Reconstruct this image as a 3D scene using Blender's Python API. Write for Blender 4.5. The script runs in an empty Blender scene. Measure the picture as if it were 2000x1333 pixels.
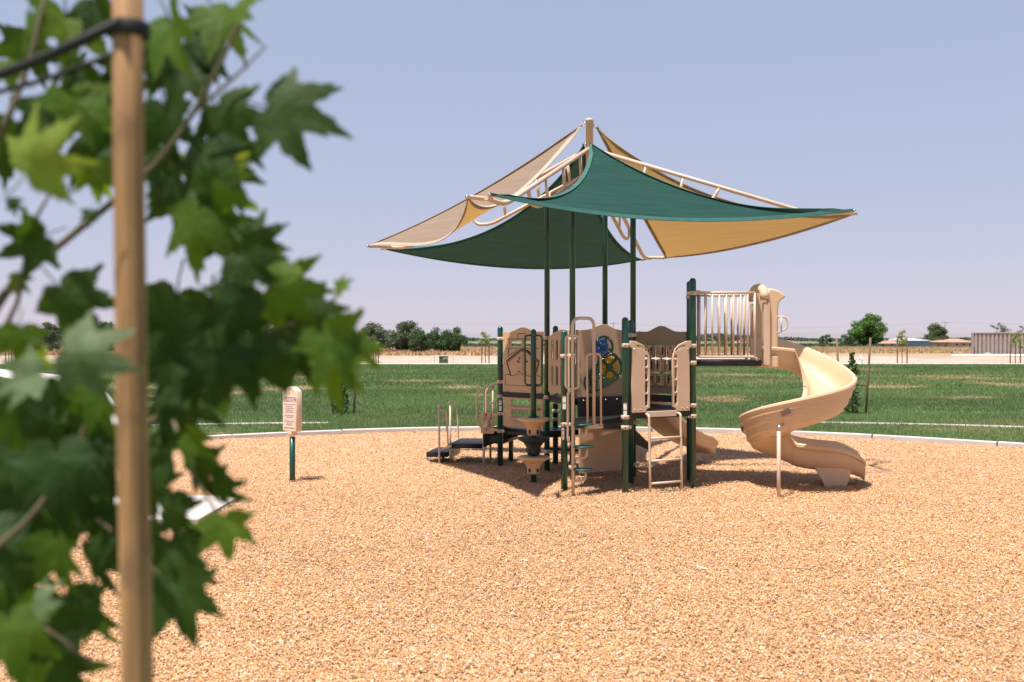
import bpy, bmesh, math, random
import numpy as np
from mathutils import Vector, Matrix, noise
R = math.radians
random.seed(7); rng = np.random.default_rng(11)
scene = bpy.context.scene
COL = scene.collection

# ---------------------------------------------------------------- camera, sky, sun, exposure
FPX, CAMH, HOR = 1800.0, 2.0, 660.0            # focal length in photo pixels, eye height, horizon row
cam_d = bpy.data.cameras.new('camera'); cam = bpy.data.objects.new('camera', cam_d); COL.objects.link(cam)
cam.location = (0, 0, CAMH); cam.rotation_euler = (R(90), 0, 0)
cam_d.sensor_width = 36; cam_d.lens = FPX / 2000 * 36
cam_d.shift_y = -(666.5 - HOR) / 2000
cam_d.clip_start = 0.05; cam_d.clip_end = 6000
cam_d.dof.use_dof = True; cam_d.dof.focus_distance = 13.0; cam_d.dof.aperture_fstop = 2.2
scene.camera = cam

SUN = Vector((-0.23, -0.24, 1.0)).normalized()  # towards the sun
world = bpy.data.worlds.new('World'); scene.world = world; world.use_nodes = True
wn = world.node_tree.nodes; wl = world.node_tree.links
sky = wn.new('ShaderNodeTexSky'); sky.sky_type = 'NISHITA'; sky.sun_disc = False
sky.sun_elevation = math.asin(SUN.z); sky.sun_rotation = math.atan2(SUN.x, SUN.y)
sky.altitude = 100; sky.air_density = 1.0; sky.dust_density = 0.2; sky.ozone_density = 1.0
gm = wn.new('ShaderNodeGamma'); gm.inputs[1].default_value = 0.5                       # softens the step from zenith to horizon, as thin haze does
hz = wn.new('ShaderNodeMix'); hz.data_type = 'RGBA'; hz.blend_type = 'MULTIPLY'; hz.inputs[0].default_value = 1.0; hz.inputs[7].default_value = (1.394, .963, 1.013, 1)
hz2 = wn.new('ShaderNodeMix'); hz2.data_type = 'RGBA'; hz2.blend_type = 'ADD'; hz2.inputs[0].default_value = 1.0; hz2.inputs[7].default_value = (1.36, 2.16, 3.08, 1)   # even summer haze
wl.new(sky.outputs[0], gm.inputs[0]); wl.new(gm.outputs[0], hz.inputs[6]); wl.new(hz.outputs[2], hz2.inputs[6]); wl.new(hz2.outputs[2], wn['Background'].inputs[0])
wn['Background'].inputs[1].default_value = 0.079

sun_d = bpy.data.lights.new('sun', 'SUN'); sun = bpy.data.objects.new('sun', sun_d); COL.objects.link(sun)
sun_d.energy = 5.0; sun_d.angle = R(0.55); sun_d.color = (1.0, 0.94, 0.86)
sun.rotation_euler = (-SUN).to_track_quat('-Z', 'Y').to_euler(); sun.location = (-8, -5, 30)
scene.view_settings.view_transform = 'Standard'; scene.view_settings.look = 'None'
scene.view_settings.exposure = 0.75; scene.view_settings.gamma = 1.0

# ---------------------------------------------------------------- helpers
def W(px, py, Y): return Vector(((px - 1000) * Y / FPX, Y, CAMH + (HOR - py) * Y / FPX))
def G(px, py):
    s = (py - HOR) / CAMH; return Vector(((px - 1000) / s, FPX / s, 0))

_m = {}
ALB = 0.80
def mat(name, col, rough=0.6, var=0.12, nscale=6.0, bump=0.0, bscale=60.0, spec=0.4, metal=0.0, trans=None, tw=0.4, stretch=None, dirt=None, attr=None, coat=0.0):
    if name in _m: return _m[name]
    m = bpy.data.materials.new(name); m.use_nodes = True; _m[name] = m
    N, L = m.node_tree.nodes, m.node_tree.links
    b = N['Principled BSDF']; b.inputs['Roughness'].default_value = rough
    b.inputs['Specular IOR Level'].default_value = spec; b.inputs['Metallic'].default_value = metal
    if coat: b.inputs['Coat Weight'].default_value = coat; b.inputs['Coat Roughness'].default_value = 0.15
    tc = N.new('ShaderNodeTexCoord'); mp = N.new('ShaderNodeMapping'); L.new(tc.outputs['Object'], mp.inputs[0])
    if stretch: mp.inputs['Scale'].default_value = stretch
    nz = N.new('ShaderNodeTexNoise'); nz.inputs['Scale'].default_value = nscale; nz.inputs['Detail'].default_value = 6
    L.new(mp.outputs[0], nz.inputs['Vector'])
    ramp = N.new('ShaderNodeValToRGB'); L.new(nz.outputs[0], ramp.inputs[0])
    c = Vector(col[:3]) * (1.0 if attr or trans else ALB)
    ramp.color_ramp.elements[0].position = 0.3; ramp.color_ramp.elements[1].position = 0.7
    ramp.color_ramp.elements[0].color = (*(c * (1 - var)), 1); ramp.color_ramp.elements[1].color = (*(c * (1 + var)), 1)
    out = ramp.outputs[0]
    if attr:
        at = N.new('ShaderNodeAttribute'); at.attribute_name = attr
        mx = N.new('ShaderNodeMix'); mx.data_type = 'RGBA'; mx.blend_type = 'MULTIPLY'; mx.inputs[0].default_value = 1
        L.new(out, mx.inputs[6]); L.new(at.outputs['Color'], mx.inputs[7]); out = mx.outputs[2]
    if dirt:
        n2 = N.new('ShaderNodeTexNoise'); n2.inputs['Scale'].default_value = dirt[1]; n2.inputs['Detail'].default_value = 8
        L.new(tc.outputs['Object'], n2.inputs['Vector'])
        r2 = N.new('ShaderNodeValToRGB'); r2.color_ramp.elements[0].position = dirt[2]; r2.color_ramp.elements[1].position = dirt[2] + 0.15
        L.new(n2.outputs[0], r2.inputs[0])
        mx = N.new('ShaderNodeMix'); mx.data_type = 'RGBA'; L.new(r2.outputs[0], mx.inputs[0]); L.new(out, mx.inputs[6])
        mx.inputs[7].default_value = (*dirt[0], 1); out = mx.outputs[2]
    L.new(out, b.inputs['Base Color'])
    if bump:
        n3 = N.new('ShaderNodeTexNoise'); n3.inputs['Scale'].default_value = bscale; n3.inputs['Detail'].default_value = 5
        L.new(mp.outputs[0], n3.inputs['Vector'])
        bp = N.new('ShaderNodeBump'); bp.inputs['Strength'].default_value = bump; bp.inputs['Distance'].default_value = 0.01
        L.new(n3.outputs[0], bp.inputs['Height']); L.new(bp.outputs[0], b.inputs['Normal'])
    if trans:
        t = N.new('ShaderNodeBsdfTranslucent'); ms = N.new('ShaderNodeMixShader'); ms.inputs[0].default_value = tw
        if attr:
            at2 = N.new('ShaderNodeAttribute'); at2.attribute_name = attr
            mx = N.new('ShaderNodeMix'); mx.data_type = 'RGBA'; mx.blend_type = 'MULTIPLY'; mx.inputs[0].default_value = 1
            mx.inputs[6].default_value = (*trans, 1); L.new(at2.outputs['Color'], mx.inputs[7]); L.new(mx.outputs[2], t.inputs['Color'])
        else: t.inputs['Color'].default_value = (*trans, 1)
        L.new(b.outputs[0], ms.inputs[1]); L.new(t.outputs[0], ms.inputs[2]); L.new(ms.outputs[0], N['Material Output'].inputs[0])
    return m

GREEN = mat('green_powder_coat', (0.004, 0.062, 0.036), 0.33, 0.15, 5, spec=0.5, coat=0.2)
TANM = mat('tan_powder_coat', (0.68, 0.51, 0.38), 0.4, 0.06, 5)
TANP = mat('tan_plastic_sheet', (0.61, 0.41, 0.25), 0.55, 0.06, 3, 0.05, 300)
TANB = mat('sunlit_tan_plastic', (0.70, 0.49, 0.335), 0.45, 0.05, 3, 0.04, 200)  # sunlit copy of the tan sheet, brightness put into the colour
TAND = mat('shaded_tan_plastic', (0.33, 0.25, 0.15), 0.55, 0.06, 3)  # darker copy of the tan sheet: shade on the letter panel put into colour
SLIDE = mat('sand_moulded_plastic', (0.74, 0.515, 0.325), 0.42, 0.05, 2.5, 0.06, 220)
BLACK = mat('black_coated_deck', (0.016, 0.014, 0.015), 0.45, 0.25, 12, 0.15, 90)
INK = mat('black_engraving', (0.012, 0.014, 0.014), 0.6, 0.1)
BLUEINK = mat('blue_grey_print', (0.34, 0.31, 0.42), 0.6, 0.1)
CHROME = mat('galvanised_steel', (0.62, 0.62, 0.62), 0.3, 0.1, 20, metal=1.0)
YEL = mat('yellow_gear_plastic', (0.75, 0.42, 0.015), 0.4, 0.08)
BLU = mat('blue_gear_plastic', (0.02, 0.07, 0.42), 0.4, 0.08)
REDP = mat('red_gear_plastic', (0.45, 0.02, 0.03), 0.4, 0.08)
LGRN = mat('lime_gear_plastic', (0.12, 0.22, 0.07), 0.4, 0.08)
SAILG = mat('green_shade_cloth', (0.019, 0.072, 0.061), 0.85, 0.2, 4, 0.5, 180, 0.15, trans=(0.03, 0.045, 0.032), tw=0.28, stretch=(.35, .35, 9))
SAILT = mat('tan_shade_cloth', (0.30, 0.242, 0.195), 0.85, 0.13, 4, 0.5, 180, 0.15, trans=(0.46, 0.255, 0.075), tw=0.42, stretch=(.35, .35, 9))
HEMG = mat('green_sail_hem', (0.03, 0.125, 0.105), 0.7, 0.1)
HEMT = mat('tan_sail_hem', (0.44, 0.355, 0.28), 0.7, 0.1)
CONC = mat('pale_concrete', (0.60, 0.55, 0.51), 0.85, 0.08, 2.5, 0.2, 80, dirt=((0.45, 0.38, 0.31), 1.2, 0.62))
WOOD = mat('lodgepole_wood', (0.40, 0.21, 0.09), 0.75, 0.42, 75, 0.5, 120, stretch=(1, 1, 0.035), dirt=((0.15, 0.08, 0.05), 7, 0.57))
WOODF = mat('weathered_stake_wood', (0.20, 0.125, 0.075), 0.8, 0.3, 10, stretch=(1, 1, 0.1))
BARK = mat('sapling_bark', (0.22, 0.15, 0.09), 0.85, 0.3, 20, 0.3, 60)
RUBBER = mat('black_rubber', (0.018, 0.016, 0.015), 0.7, 0.2)
WHITE = mat('white_paint', (0.78, 0.77, 0.75), 0.5, 0.05)

TH = {}
def link(o): COL.objects.link(o); return o
def setp(o, parent):
    if parent is not None:
        o.parent = parent
        if parent.name in TH: o.matrix_parent_inverse = Matrix.Translation(-TH[parent.name])
def tag(o, label, cat, group=None):
    o['label'] = label; o['category'] = cat
    if group: o['group'] = group
    return o
def thing(name, label, cat, loc, group=None):
    o = bpy.data.objects.new(name, None); link(o); o.location = loc; o.empty_display_size = 0.2
    TH[o.name] = Vector(loc); return tag(o, label, cat, group)

class MB:
    def __init__(s): s.v = []; s.f = []; s.sm = []
    def add(s, vs, fs, smooth=False):
        n = len(s.v); s.v += [tuple(p) for p in vs]; s.f += [tuple(i + n for i in f) for f in fs]; s.sm += [smooth] * len(fs); return s
    def box(s, c, size, u=None, bev=0.0):
        c = Vector(c); u = Vector(u).normalized() if u else Vector((1, 0, 0)); w = Vector((0, 0, 1)); n = w.cross(u)
        if n.length < 1e-6: n = Vector((0, 1, 0)); 
        n.normalize(); w = u.cross(n)
        a, b, d = (x / 2 for x in size)
        if not bev:
            vs = [c + u * i * a + n * j * b + w * k * d for k in (-1, 1) for j in (-1, 1) for i in (-1, 1)]
            return s.add(vs, [(0, 2, 3, 1), (4, 5, 7, 6), (0, 1, 5, 4), (2, 6, 7, 3), (0, 4, 6, 2), (1, 3, 7, 5)])
        vs = []; rings = []
        for k, ins in ((-1, bev), (-1 + bev / d, 0), (1 - bev / d, 0), (1, bev)):
            A, B = a - ins, b - ins; r = min(bev, A * .9, B * .9)
            ring = []
            for (sx, sy, st) in ((1, 1, 0), (-1, 1, 90), (-1, -1, 180), (1, -1, 270)):
                for t in (0, 45, 90):
                    an = R(st + t); ring.append(c + u * (sx * (A - r) + r * math.cos(an)) + n * (sy * (B - r) + r * math.sin(an)) + w * k * d)
            rings.append(ring)
        return s.loft(rings, True)
    def loft(s, rings, caps=True, smooth=False, closed=True):
        n = len(rings[0]); vs = [p for r in rings for p in r]; fs = []
        for i in range(len(rings) - 1):
            for j in range(n if closed else n - 1):
                k = (j + 1) % n; fs.append((i * n + j, i * n + k, (i + 1) * n + k, (i + 1) * n + j))
        s.add(vs, fs, smooth)
        if caps:
            b = len(s.v) - len(vs)
            s.f += [tuple(b + i for i in reversed(range(n))), tuple(b + (len(rings) - 1) * n + i for i in range(n))]; s.sm += [False, False]
        return s
    def tube(s, pts, r, seg=10, caps=True, closed=False):
        P = [Vector(p) for p in pts]; n = len(P); rr = r if isinstance(r, (list, tuple)) else [r] * n
        T = []
        for i in range(n):
            a = P[i - 1] if (i > 0 or closed) else P[i]; b = P[(i + 1) % n] if (i < n - 1 or closed) else P[i]
            t = (b - a); T.append(t.normalized() if t.length > 1e-9 else Vector((0, 0, 1)))
        up = Vector((0, 0, 1)) if abs(T[0].z) < .9 else Vector((1, 0, 0))
        x = T[0].cross(up).normalized(); rings = []
        for i in range(n):
            x = (x - T[i] * x.dot(T[i])).normalized(); y = T[i].cross(x)
            rings.append([P[i] + (x * math.cos(2 * math.pi * k / seg) + y * math.sin(2 * math.pi * k / seg)) * rr[i] for k in range(seg)])
        if closed: rings.append(rings[0])
        return s.loft(rings, caps and not closed, True)
    def lathe(s, prof, c, seg=24, axis=None):
        c = Vector(c); z = Vector(axis).normalized() if axis else Vector((0, 0, 1))
        x = z.orthogonal().normalized(); y = z.cross(x)
        rings = [[c + z * h + (x * math.cos(2 * math.pi * k / seg) + y * math.sin(2 * math.pi * k / seg)) * max(r, 1e-4) for k in range(seg)] for r, h in prof]
        return s.loft(rings, True, True)
    def build(s, name, m, parent=None, auto=True):
        me = bpy.data.meshes.new(name); me.from_pydata(s.v, [], s.f); me.validate()
        sm = s.sm if len(s.sm) == len(me.polygons) else [True] * len(me.polygons)
        me.polygons.foreach_set('use_smooth', sm); me.materials.append(m)
        o = bpy.data.objects.new(name, me); link(o); setp(o, parent); return o

def fillet(pts, r, n=6, closed=False):
    P = [Vector(p) for p in pts]; out = []
    N_ = len(P)
    for i in range(N_):
        if not closed and i in (0, N_ - 1): out.append(P[i]); continue
        a, b, c = P[i - 1], P[i], P[(i + 1) % N_]
        d1, d2 = (a - b), (c - b); l = min(r, d1.length * .48, d2.length * .48)
        p, q = b + d1.normalized() * l, b + d2.normalized() * l
        for k in range(n + 1):
            t = k / n; out.append(p * (1 - t) ** 2 + b * 2 * t * (1 - t) + q * t * t)
    return out

def flat_mesh(splines, thick, bev=0.0, text=None, size=1.0, align='CENTER'):
    """2-D outlines (first the border, then the holes) or a word, extruded; lies in XY, thickness along Z."""
    if text is None:
        cu = bpy.data.curves.new('outline', 'CURVE'); cu.dimensions = '2D'; cu.fill_mode = 'BOTH'
        for sp in splines:
            q = cu.splines.new('POLY'); q.points.add(len(sp) - 1); q.use_cyclic_u = True
            for p, (x, y) in zip(q.points, sp): p.co = (x, y, 0, 1)
    else:
        cu = bpy.data.curves.new('word', 'FONT'); cu.body = text; cu.size = size; cu.align_x = align; cu.align_y = 'CENTER'; cu.resolution_u = 3; bold = size * .022 if size > .1 else 0
    cu.extrude = max(thick / 2 - bev, 1e-4); cu.bevel_depth = bev; cu.bevel_resolution = 1; cu.offset = -bev if text is None else bold
    o = bpy.data.objects.new('tmp', cu); link(o)
    dg = bpy.context.evaluated_depsgraph_get(); me = bpy.data.meshes.new_from_object(o.evaluated_get(dg))
    bpy.data.objects.remove(o); bpy.data.curves.remove(cu); return me
def place_flat(me, name, m, parent, o0, u, v=(0, 0, 1), bend=None):
    u = Vector(u).normalized(); v = Vector(v).normalized(); n = u.cross(v); o0 = Vector(o0)
    for w in me.vertices:
        x, y, z = w.co
        if bend: a = x / bend; x, z = (bend + z) * math.sin(a), (bend + z) * math.cos(a) - bend
        w.co = o0 + u * x + v * y + n * z
    me.materials.clear(); me.materials.append(m); me.name = name
    ob = bpy.data.objects.new(name, me); link(ob); setp(ob, parent); return ob
def panel(name, outline, holes, o0, u, thick, m, parent, bev=0.004, v=(0, 0, 1)):
    return place_flat(flat_mesh([outline] + list(holes), thick, bev), name, m, parent, o0, u, v)
def word(txt, size, m, parent, o0, u, name='lettering', bend=None, align='CENTER', v=(0, 0, 1)):
    return place_flat(flat_mesh(None, 0.002, 0, txt, size, align), name, m, parent, o0, u, v, bend)
def circ(cx, cy, r, n=28, a0=0, a1=360):
    full = abs(a1 - a0) >= 359
    return [(cx + r * math.cos(R(a0 + (a1 - a0) * i / (n if full else n - 1))), cy + r * math.sin(R(a0 + (a1 - a0) * i / (n if full else n - 1)))) for i in range(n)]
def slot(cx, cy, w, h, n=6):
    r = min(w, h) / 2
    if h >= w: return [(cx + r * math.cos(R(a)), cy + (h / 2 - r) + r * math.sin(R(a))) for a in range(0, 181, 30)] + [(cx + r * math.cos(R(a)), cy - (h / 2 - r) + r * math.sin(R(a))) for a in range(180, 361, 30)]
    return [(cx + (w / 2 - r) + r * math.cos(R(a)), cy + r * math.sin(R(a))) for a in range(-90, 91, 30)] + [(cx - (w / 2 - r) + r * math.cos(R(a)), cy + r * math.sin(R(a))) for a in range(90, 271, 30)]
def rrect(x0, y0, x1, y1, r=0.02):
    return [(x + r * math.cos(R(a)), y + r * math.sin(R(a))) for x, y, s in ((x1 - r, y1 - r, 0), (x0 + r, y1 - r, 90), (x0 + r, y0 + r, 180), (x1 - r, y0 + r, 270)) for a in (s, s + 30, s + 60, s + 90)]
def np_mesh(name, V, F, m, cols=None, smooth=False, parent=None):
    """V (n,3), F (m,k) arrays of equal-sized faces; cols one colour per vertex."""
    me = bpy.data.meshes.new(name); k = F.shape[1]
    me.vertices.add(len(V)); me.vertices.foreach_set('co', V.astype(np.float32).ravel())
    me.loops.add(F.size); me.loops.foreach_set('vertex_index', F.astype(np.int32).ravel())
    me.polygons.add(len(F)); me.polygons.foreach_set('loop_start', np.arange(0, F.size, k, dtype=np.int32))
    me.update(calc_edges=True)
    if cols is not None:
        a = me.color_attributes.new('tone', 'FLOAT_COLOR', 'POINT'); c4 = np.ones((len(V), 4), np.float32); c4[:, :3] = cols
        a.data.foreach_set('color', c4.ravel())
    if smooth: me.polygons.foreach_set('use_smooth', np.ones(len(F), bool))
    me.materials.append(m); o = bpy.data.objects.new(name, me); link(o); setp(o, parent); return o

# smooth value noise for fields of colour
_perm = rng.random((256, 256))
def vnoise(x, y):
    xi = np.floor(x).astype(int); yi = np.floor(y).astype(int); fx = x - xi; fy = y - yi
    fx = fx * fx * (3 - 2 * fx); fy = fy * fy * (3 - 2 * fy); g = lambda a, b: _perm[a % 256, b % 256]
    return (g(xi, yi) * (1 - fx) + g(xi + 1, yi) * fx) * (1 - fy) + (g(xi, yi + 1) * (1 - fx) + g(xi + 1, yi + 1) * fx) * fy
def fbm(x, y, o=4): return sum(vnoise(x * 2 ** i + 17 * i, y * 2 ** i + 5 * i) * .5 ** i for i in range(o)) / sum(.5 ** i for i in range(o))

# ---------------------------------------------------------------- ground
CX, CY, RAD, NEAR = 0.8, 7.3, 12.7, 2.9        # playground outline: round at the back, flatter towards the camera
def edge(a, off=0.0):
    ry = RAD if math.sin(a) >= 0 else NEAR
    return Vector((CX + (RAD + off) * math.cos(a), CY + (ry + off) * math.sin(a), 0))
def inside(x, y, off=0.0):
    ry = np.where(y >= CY, RAD + off, NEAR + off); return ((x - CX) / (RAD + off)) ** 2 + ((y - CY) / ry) ** 2 < 1
def chip_h(x, y): return 0.07 * (fbm(x * .8 + 40, y * .8 + 40, 3) - .5) + 0.035 * (fbm(x * 2.6, y * 2.6, 2) - .5)
DRY = [(570, 738, 80, 4), (560, 761, 62, 8), (470, 768, 70, 6), (1440, 733, 100, 3), (1405, 780, 85, 7), (1870, 738, 120, 6), (1740, 757, 70, 4), (1900, 778, 100, 3), (900, 757, 60, 5), (935, 773, 45, 3), (820, 745, 70, 3), (1620, 722, 110, 3), (1960, 752, 60, 5), (420, 849, 40, 4), (300, 776, 40, 4)]
def dryness(x, y):
    d = fbm(x * .07 + 8.1, y * .24 + 4.2, 3); d2 = fbm(x * .9, y * .9, 3)
    out = np.clip((d * .8 + d2 * .2 - .60) * 6, 0, 1) * .5
    for px, py, hw, hh in DRY:
        c = G(px, py); sx = hw * c.y / FPX; sy = (G(px, py - hh).y - G(px, py + hh).y) / 2
        q = np.sqrt(((x - c.x) / sx) ** 2 + ((y - c.y) / sy) ** 2); out = np.maximum(out, np.clip((1.25 - q + (d2 - .5) * 1.6) * 1.3, 0, 1) * .72)
    return out
def struct(o): o['kind'] = 'structure'; return o

DIRT = bpy.data.materials.new('sandy_dirt_and_stubble'); DIRT.use_nodes = True
N, L = DIRT.node_tree.nodes, DIRT.node_tree.links
tc = N.new('ShaderNodeTexCoord'); sep = N.new('ShaderNodeSeparateXYZ'); L.new(tc.outputs['Object'], sep.inputs[0])
nz = N.new('ShaderNodeTexNoise'); nz.inputs['Scale'].default_value = .05; nz.inputs['Detail'].default_value = 8; L.new(tc.outputs['Object'], nz.inputs['Vector'])
ad = N.new('ShaderNodeMath'); ad.operation = 'MULTIPLY_ADD'; L.new(nz.outputs[0], ad.inputs[0]); ad.inputs[1].default_value = 26; L.new(sep.outputs[1], ad.inputs[2])
mr = N.new('ShaderNodeMapRange'); mr.inputs[1].default_value = 60; mr.inputs[2].default_value = 460; L.new(ad.outputs[0], mr.inputs[0])
cr = N.new('ShaderNodeValToRGB'); L.new(mr.outputs[0], cr.inputs[0]); e = cr.color_ramp.elements
e[0].position = 0; e[0].color = (.55, .43, .335, 1); e[1].position = 1; e[1].color = (.16, .17, .09, 1)
for p, c in ((.12, (.50, .39, .30, 1)), (.15, (.44, .29, .16, 1)), (.36, (.42, .28, .17, 1)), (.42, (.10, .15, .06, 1)), (.52, (.12, .16, .07, 1)), (.56, (.36, .26, .15, 1))):
    q = cr.color_ramp.elements.new(p); q.color = c
n2 = N.new('ShaderNodeTexNoise'); n2.inputs['Scale'].default_value = .5; n2.inputs['Detail'].default_value = 10; mpd = N.new('ShaderNodeMapping'); mpd.inputs['Scale'].default_value = (.35, 1, 1); L.new(tc.outputs['Object'], mpd.inputs[0]); L.new(mpd.outputs[0], n2.inputs['Vector'])
mv = N.new('ShaderNodeMapRange'); mv.inputs[1].default_value = .3; mv.inputs[2].default_value = .7; mv.inputs[3].default_value = .42; mv.inputs[4].default_value = 1.0; L.new(n2.outputs[0], mv.inputs[0])
mx = N.new('ShaderNodeMix'); mx.data_type = 'RGBA'; mx.blend_type = 'MULTIPLY'; mx.inputs[0].default_value = 1
L.new(cr.outputs[0], mx.inputs[6]); L.new(mv.outputs[0], mx.inputs[7]); L.new(mx.outputs[2], N['Principled BSDF'].inputs[0]); N['Principled BSDF'].inputs['Roughness'].default_value = .95
struct(MB().add([(-3500, -40, -.04), (3500, -40, -.04), (3500, 4200, -.04), (-3500, 4200, -.04)], [(0, 1, 2, 3)]).build('ground', DIRT))

# lawn sheet with a hole for the playground, its colours follow the dry patches
LAWN = mat('lawn_soil', (1, 1, 1), 0.95, 0.12, 3, 0.3, 30, 0.1, attr='tone')
Y1 = 68.0
nA, nR = 420, 150; Vv = []; Ff = []
for j in range(nR):
    t = (j / (nR - 1)) ** 1.7
    for i in range(nA):
        a = 2 * math.pi * i / nA; p = edge(a, .1); d = Vector((math.cos(a), math.sin(a), 0))
        tx = (90 - p.x if d.x > 0 else -90 - p.x) / d.x if abs(d.x) > 1e-6 else 1e9
        ty = (Y1 - p.y if d.y > 0 else -22 - p.y) / d.y if abs(d.y) > 1e-6 else 1e9
        q = p + d * min(tx, ty) * t; Vv.append((q.x, q.y, 0.0))
for j in range(nR - 1):
    for i in range(nA): k = (i + 1) % nA; Ff.append((j * nA + i, (j + 1) * nA + i, (j + 1) * nA + k, j * nA + k))
Vv = np.array(Vv); dr = dryness(Vv[:, 0], Vv[:, 1])[:, None]
struct(np_mesh('lawn', Vv, np.array(Ff), LAWN, np.array([.105, .158, .058]) * (1 - dr) + np.array([.29, .20, .115]) * dr))

# wood-chip surface: a rolling sheet, and loose chips on it
CHIPB = bpy.data.materials.new('wood_chip_bed'); CHIPB.use_nodes = True
N, L = CHIPB.node_tree.nodes, CHIPB.node_tree.links; tc = N.new('ShaderNodeTexCoord'); mp = N.new('ShaderNodeMapping'); mp.inputs['Scale'].default_value = (1, 1, .3); L.new(tc.outputs['Object'], mp.inputs[0])
wv = N.new('ShaderNodeTexNoise'); wv.inputs['Scale'].default_value = 14; L.new(mp.outputs[0], wv.inputs['Vector'])
dm = N.new('ShaderNodeMix'); dm.data_type = 'RGBA'; dm.blend_type = 'LINEAR_LIGHT'; dm.inputs[0].default_value = .06; L.new(mp.outputs[0], dm.inputs[6]); L.new(wv.outputs['Color'], dm.inputs[7])
vo = N.new('ShaderNodeTexVoronoi'); vo.inputs['Scale'].default_value = 62; L.new(dm.outputs[2], vo.inputs['Vector'])
cr = N.new('ShaderNodeValToRGB'); cr.color_ramp.interpolation = 'LINEAR'; sp3 = N.new('ShaderNodeSeparateColor'); L.new(vo.outputs['Color'], sp3.inputs[0]); L.new(sp3.outputs[0], cr.inputs[0])
e = cr.color_ramp.elements; e[0].color = (.30, .16, .07, 1); e[1].color = (.54, .42, .33, 1)
for p, c in ((.25, (.39, .215, .095, 1)), (.5, (.47, .275, .14, 1)), (.75, (.50, .325, .205, 1))): e_ = cr.color_ramp.elements.new(p); e_.color = c
bpn = N.new('ShaderNodeBump'); bpn.inputs['Strength'].default_value = .5; bpn.inputs['Distance'].default_value = .008; bpn.invert = True; L.new(vo.outputs['Distance'], bpn.inputs['Height'])
L.new(cr.outputs[0], N['Principled BSDF'].inputs['Base Color']); L.new(bpn.outputs[0], N['Principled BSDF'].inputs['Normal']); N['Principled BSDF'].inputs['Roughness'].default_value = .9
xs = np.linspace(CX - RAD, CX + RAD, 150); nV = []; idx = {}
ga, gr = 120, 46
V = []; F = []
for j in range(gr):
    for i in range(ga):
        a = 2 * math.pi * i / ga; e_ = edge(a, -.02); t = (j + .02) / (gr - 1 + .02)
        V.append((CX + (e_.x - CX) * t, CY + (e_.y - CY) * t))
V = np.array(V); zz = chip_h(V[:, 0], V[:, 1]) - .012; V = np.c_[V, zz]
for j in range(gr - 1):
    for i in range(ga): k = (i + 1) % ga; F.append((j * ga + i, (j + 1) * ga + i, (j + 1) * ga + k, j * ga + k))
struct(np_mesh('playground_surface', V, np.array(F), CHIPB, None, True))
def scatter(y0, y1, dens, wx=.64, ex=2.2):
    n = int(dens * (y1 - y0) * 2 * (wx * y1 + ex)); y = rng.uniform(y0, y1, n); x = rng.uniform(-1, 1, n) * (wx * y1 + ex)
    k = np.abs(x) < wx * y + ex; return x[k], y[k]
CHIP = mat('wood_chips', (1, 1, 1), 0.8, 0.1, 90, 0, spec=0.25, attr='tone')
def chips(y0, y1, dens, sz):
    x, y = scatter(y0, y1, dens); k = inside(x, y, -.06); x, y = x[k], y[k]; n = len(x)
    ln = rng.uniform(.0055, .0145, n) * sz * np.where(rng.random(n) < .07, 1.8, 1); wd = ln * rng.uniform(.22, .5, n); th = rng.uniform(-.003, .004, n) * sz
    a = rng.uniform(0, 2 * np.pi, n); pit = rng.normal(0, .20, n); rol = rng.normal(0, .26, n)
    u = np.c_[np.cos(a) * np.cos(pit), np.sin(a) * np.cos(pit), np.sin(pit)]
    w = np.c_[-np.sin(a) * np.cos(rol), np.cos(a) * np.cos(rol), np.sin(rol)]
    up = np.cross(u, w); c = np.c_[x, y, chip_h(x, y) + rng.uniform(-.006, .014, n)]
    def P(su, sw, h): return c + u * (ln * su)[:, None] + w * (wd * sw)[:, None] + up * (th * h)[:, None]
    j = lambda: rng.uniform(.55, 1.0, n)
    V = np.stack([P(-j(), -j(), -1), P(j(), -j(), 1), P(j(), j(), -1), P(-j(), j(), 1)], 1).reshape(-1, 3)
    b = np.arange(n)[:, None] * 4; F = b + np.array([0, 1, 2, 3])
    pal = np.array([[.70, .415, .18], [.75, .505, .30], [.58, .295, .10], [.88, .72, .60], [.36, .18, .07], [.72, .455, .26]])
    pal = pal * .88 + np.array([.70, .44, .24]) * .12
    c_ = pal[rng.choice(6, n, p=[.31, .25, .14, .15, .02, .13])] * rng.uniform(.85, 1.12, n)[:, None]
    c_ *= (0.60 + .22 * fbm(x * .35, y * .35, 4))[:, None] * np.array([1.03, .94, .865])
    return V, F, np.repeat(np.clip(c_, 0, .9), 4, 0)
ys = np.arange(4.3, 20.2, .4); parts = [chips(a, a + .4, float(np.interp(a, [4.3, 7, 10, 14, 20], [8400, 7200, 3900, 2000, 1100])), float(np.interp(a, [5, 20], [1.0, 1.3]))) for a in ys]
off = 0; FF = []
for v_, f_, c_ in parts: FF.append(f_ + off); off += len(v_)
cho = np_mesh('wood_chips', np.concatenate([p[0] for p in parts]), np.concatenate(FF), CHIP, np.concatenate([p[2] for p in parts]))
cho['kind'] = 'stuff'; cho['label'] = 'loose tan wood chips covering the playground'

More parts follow.
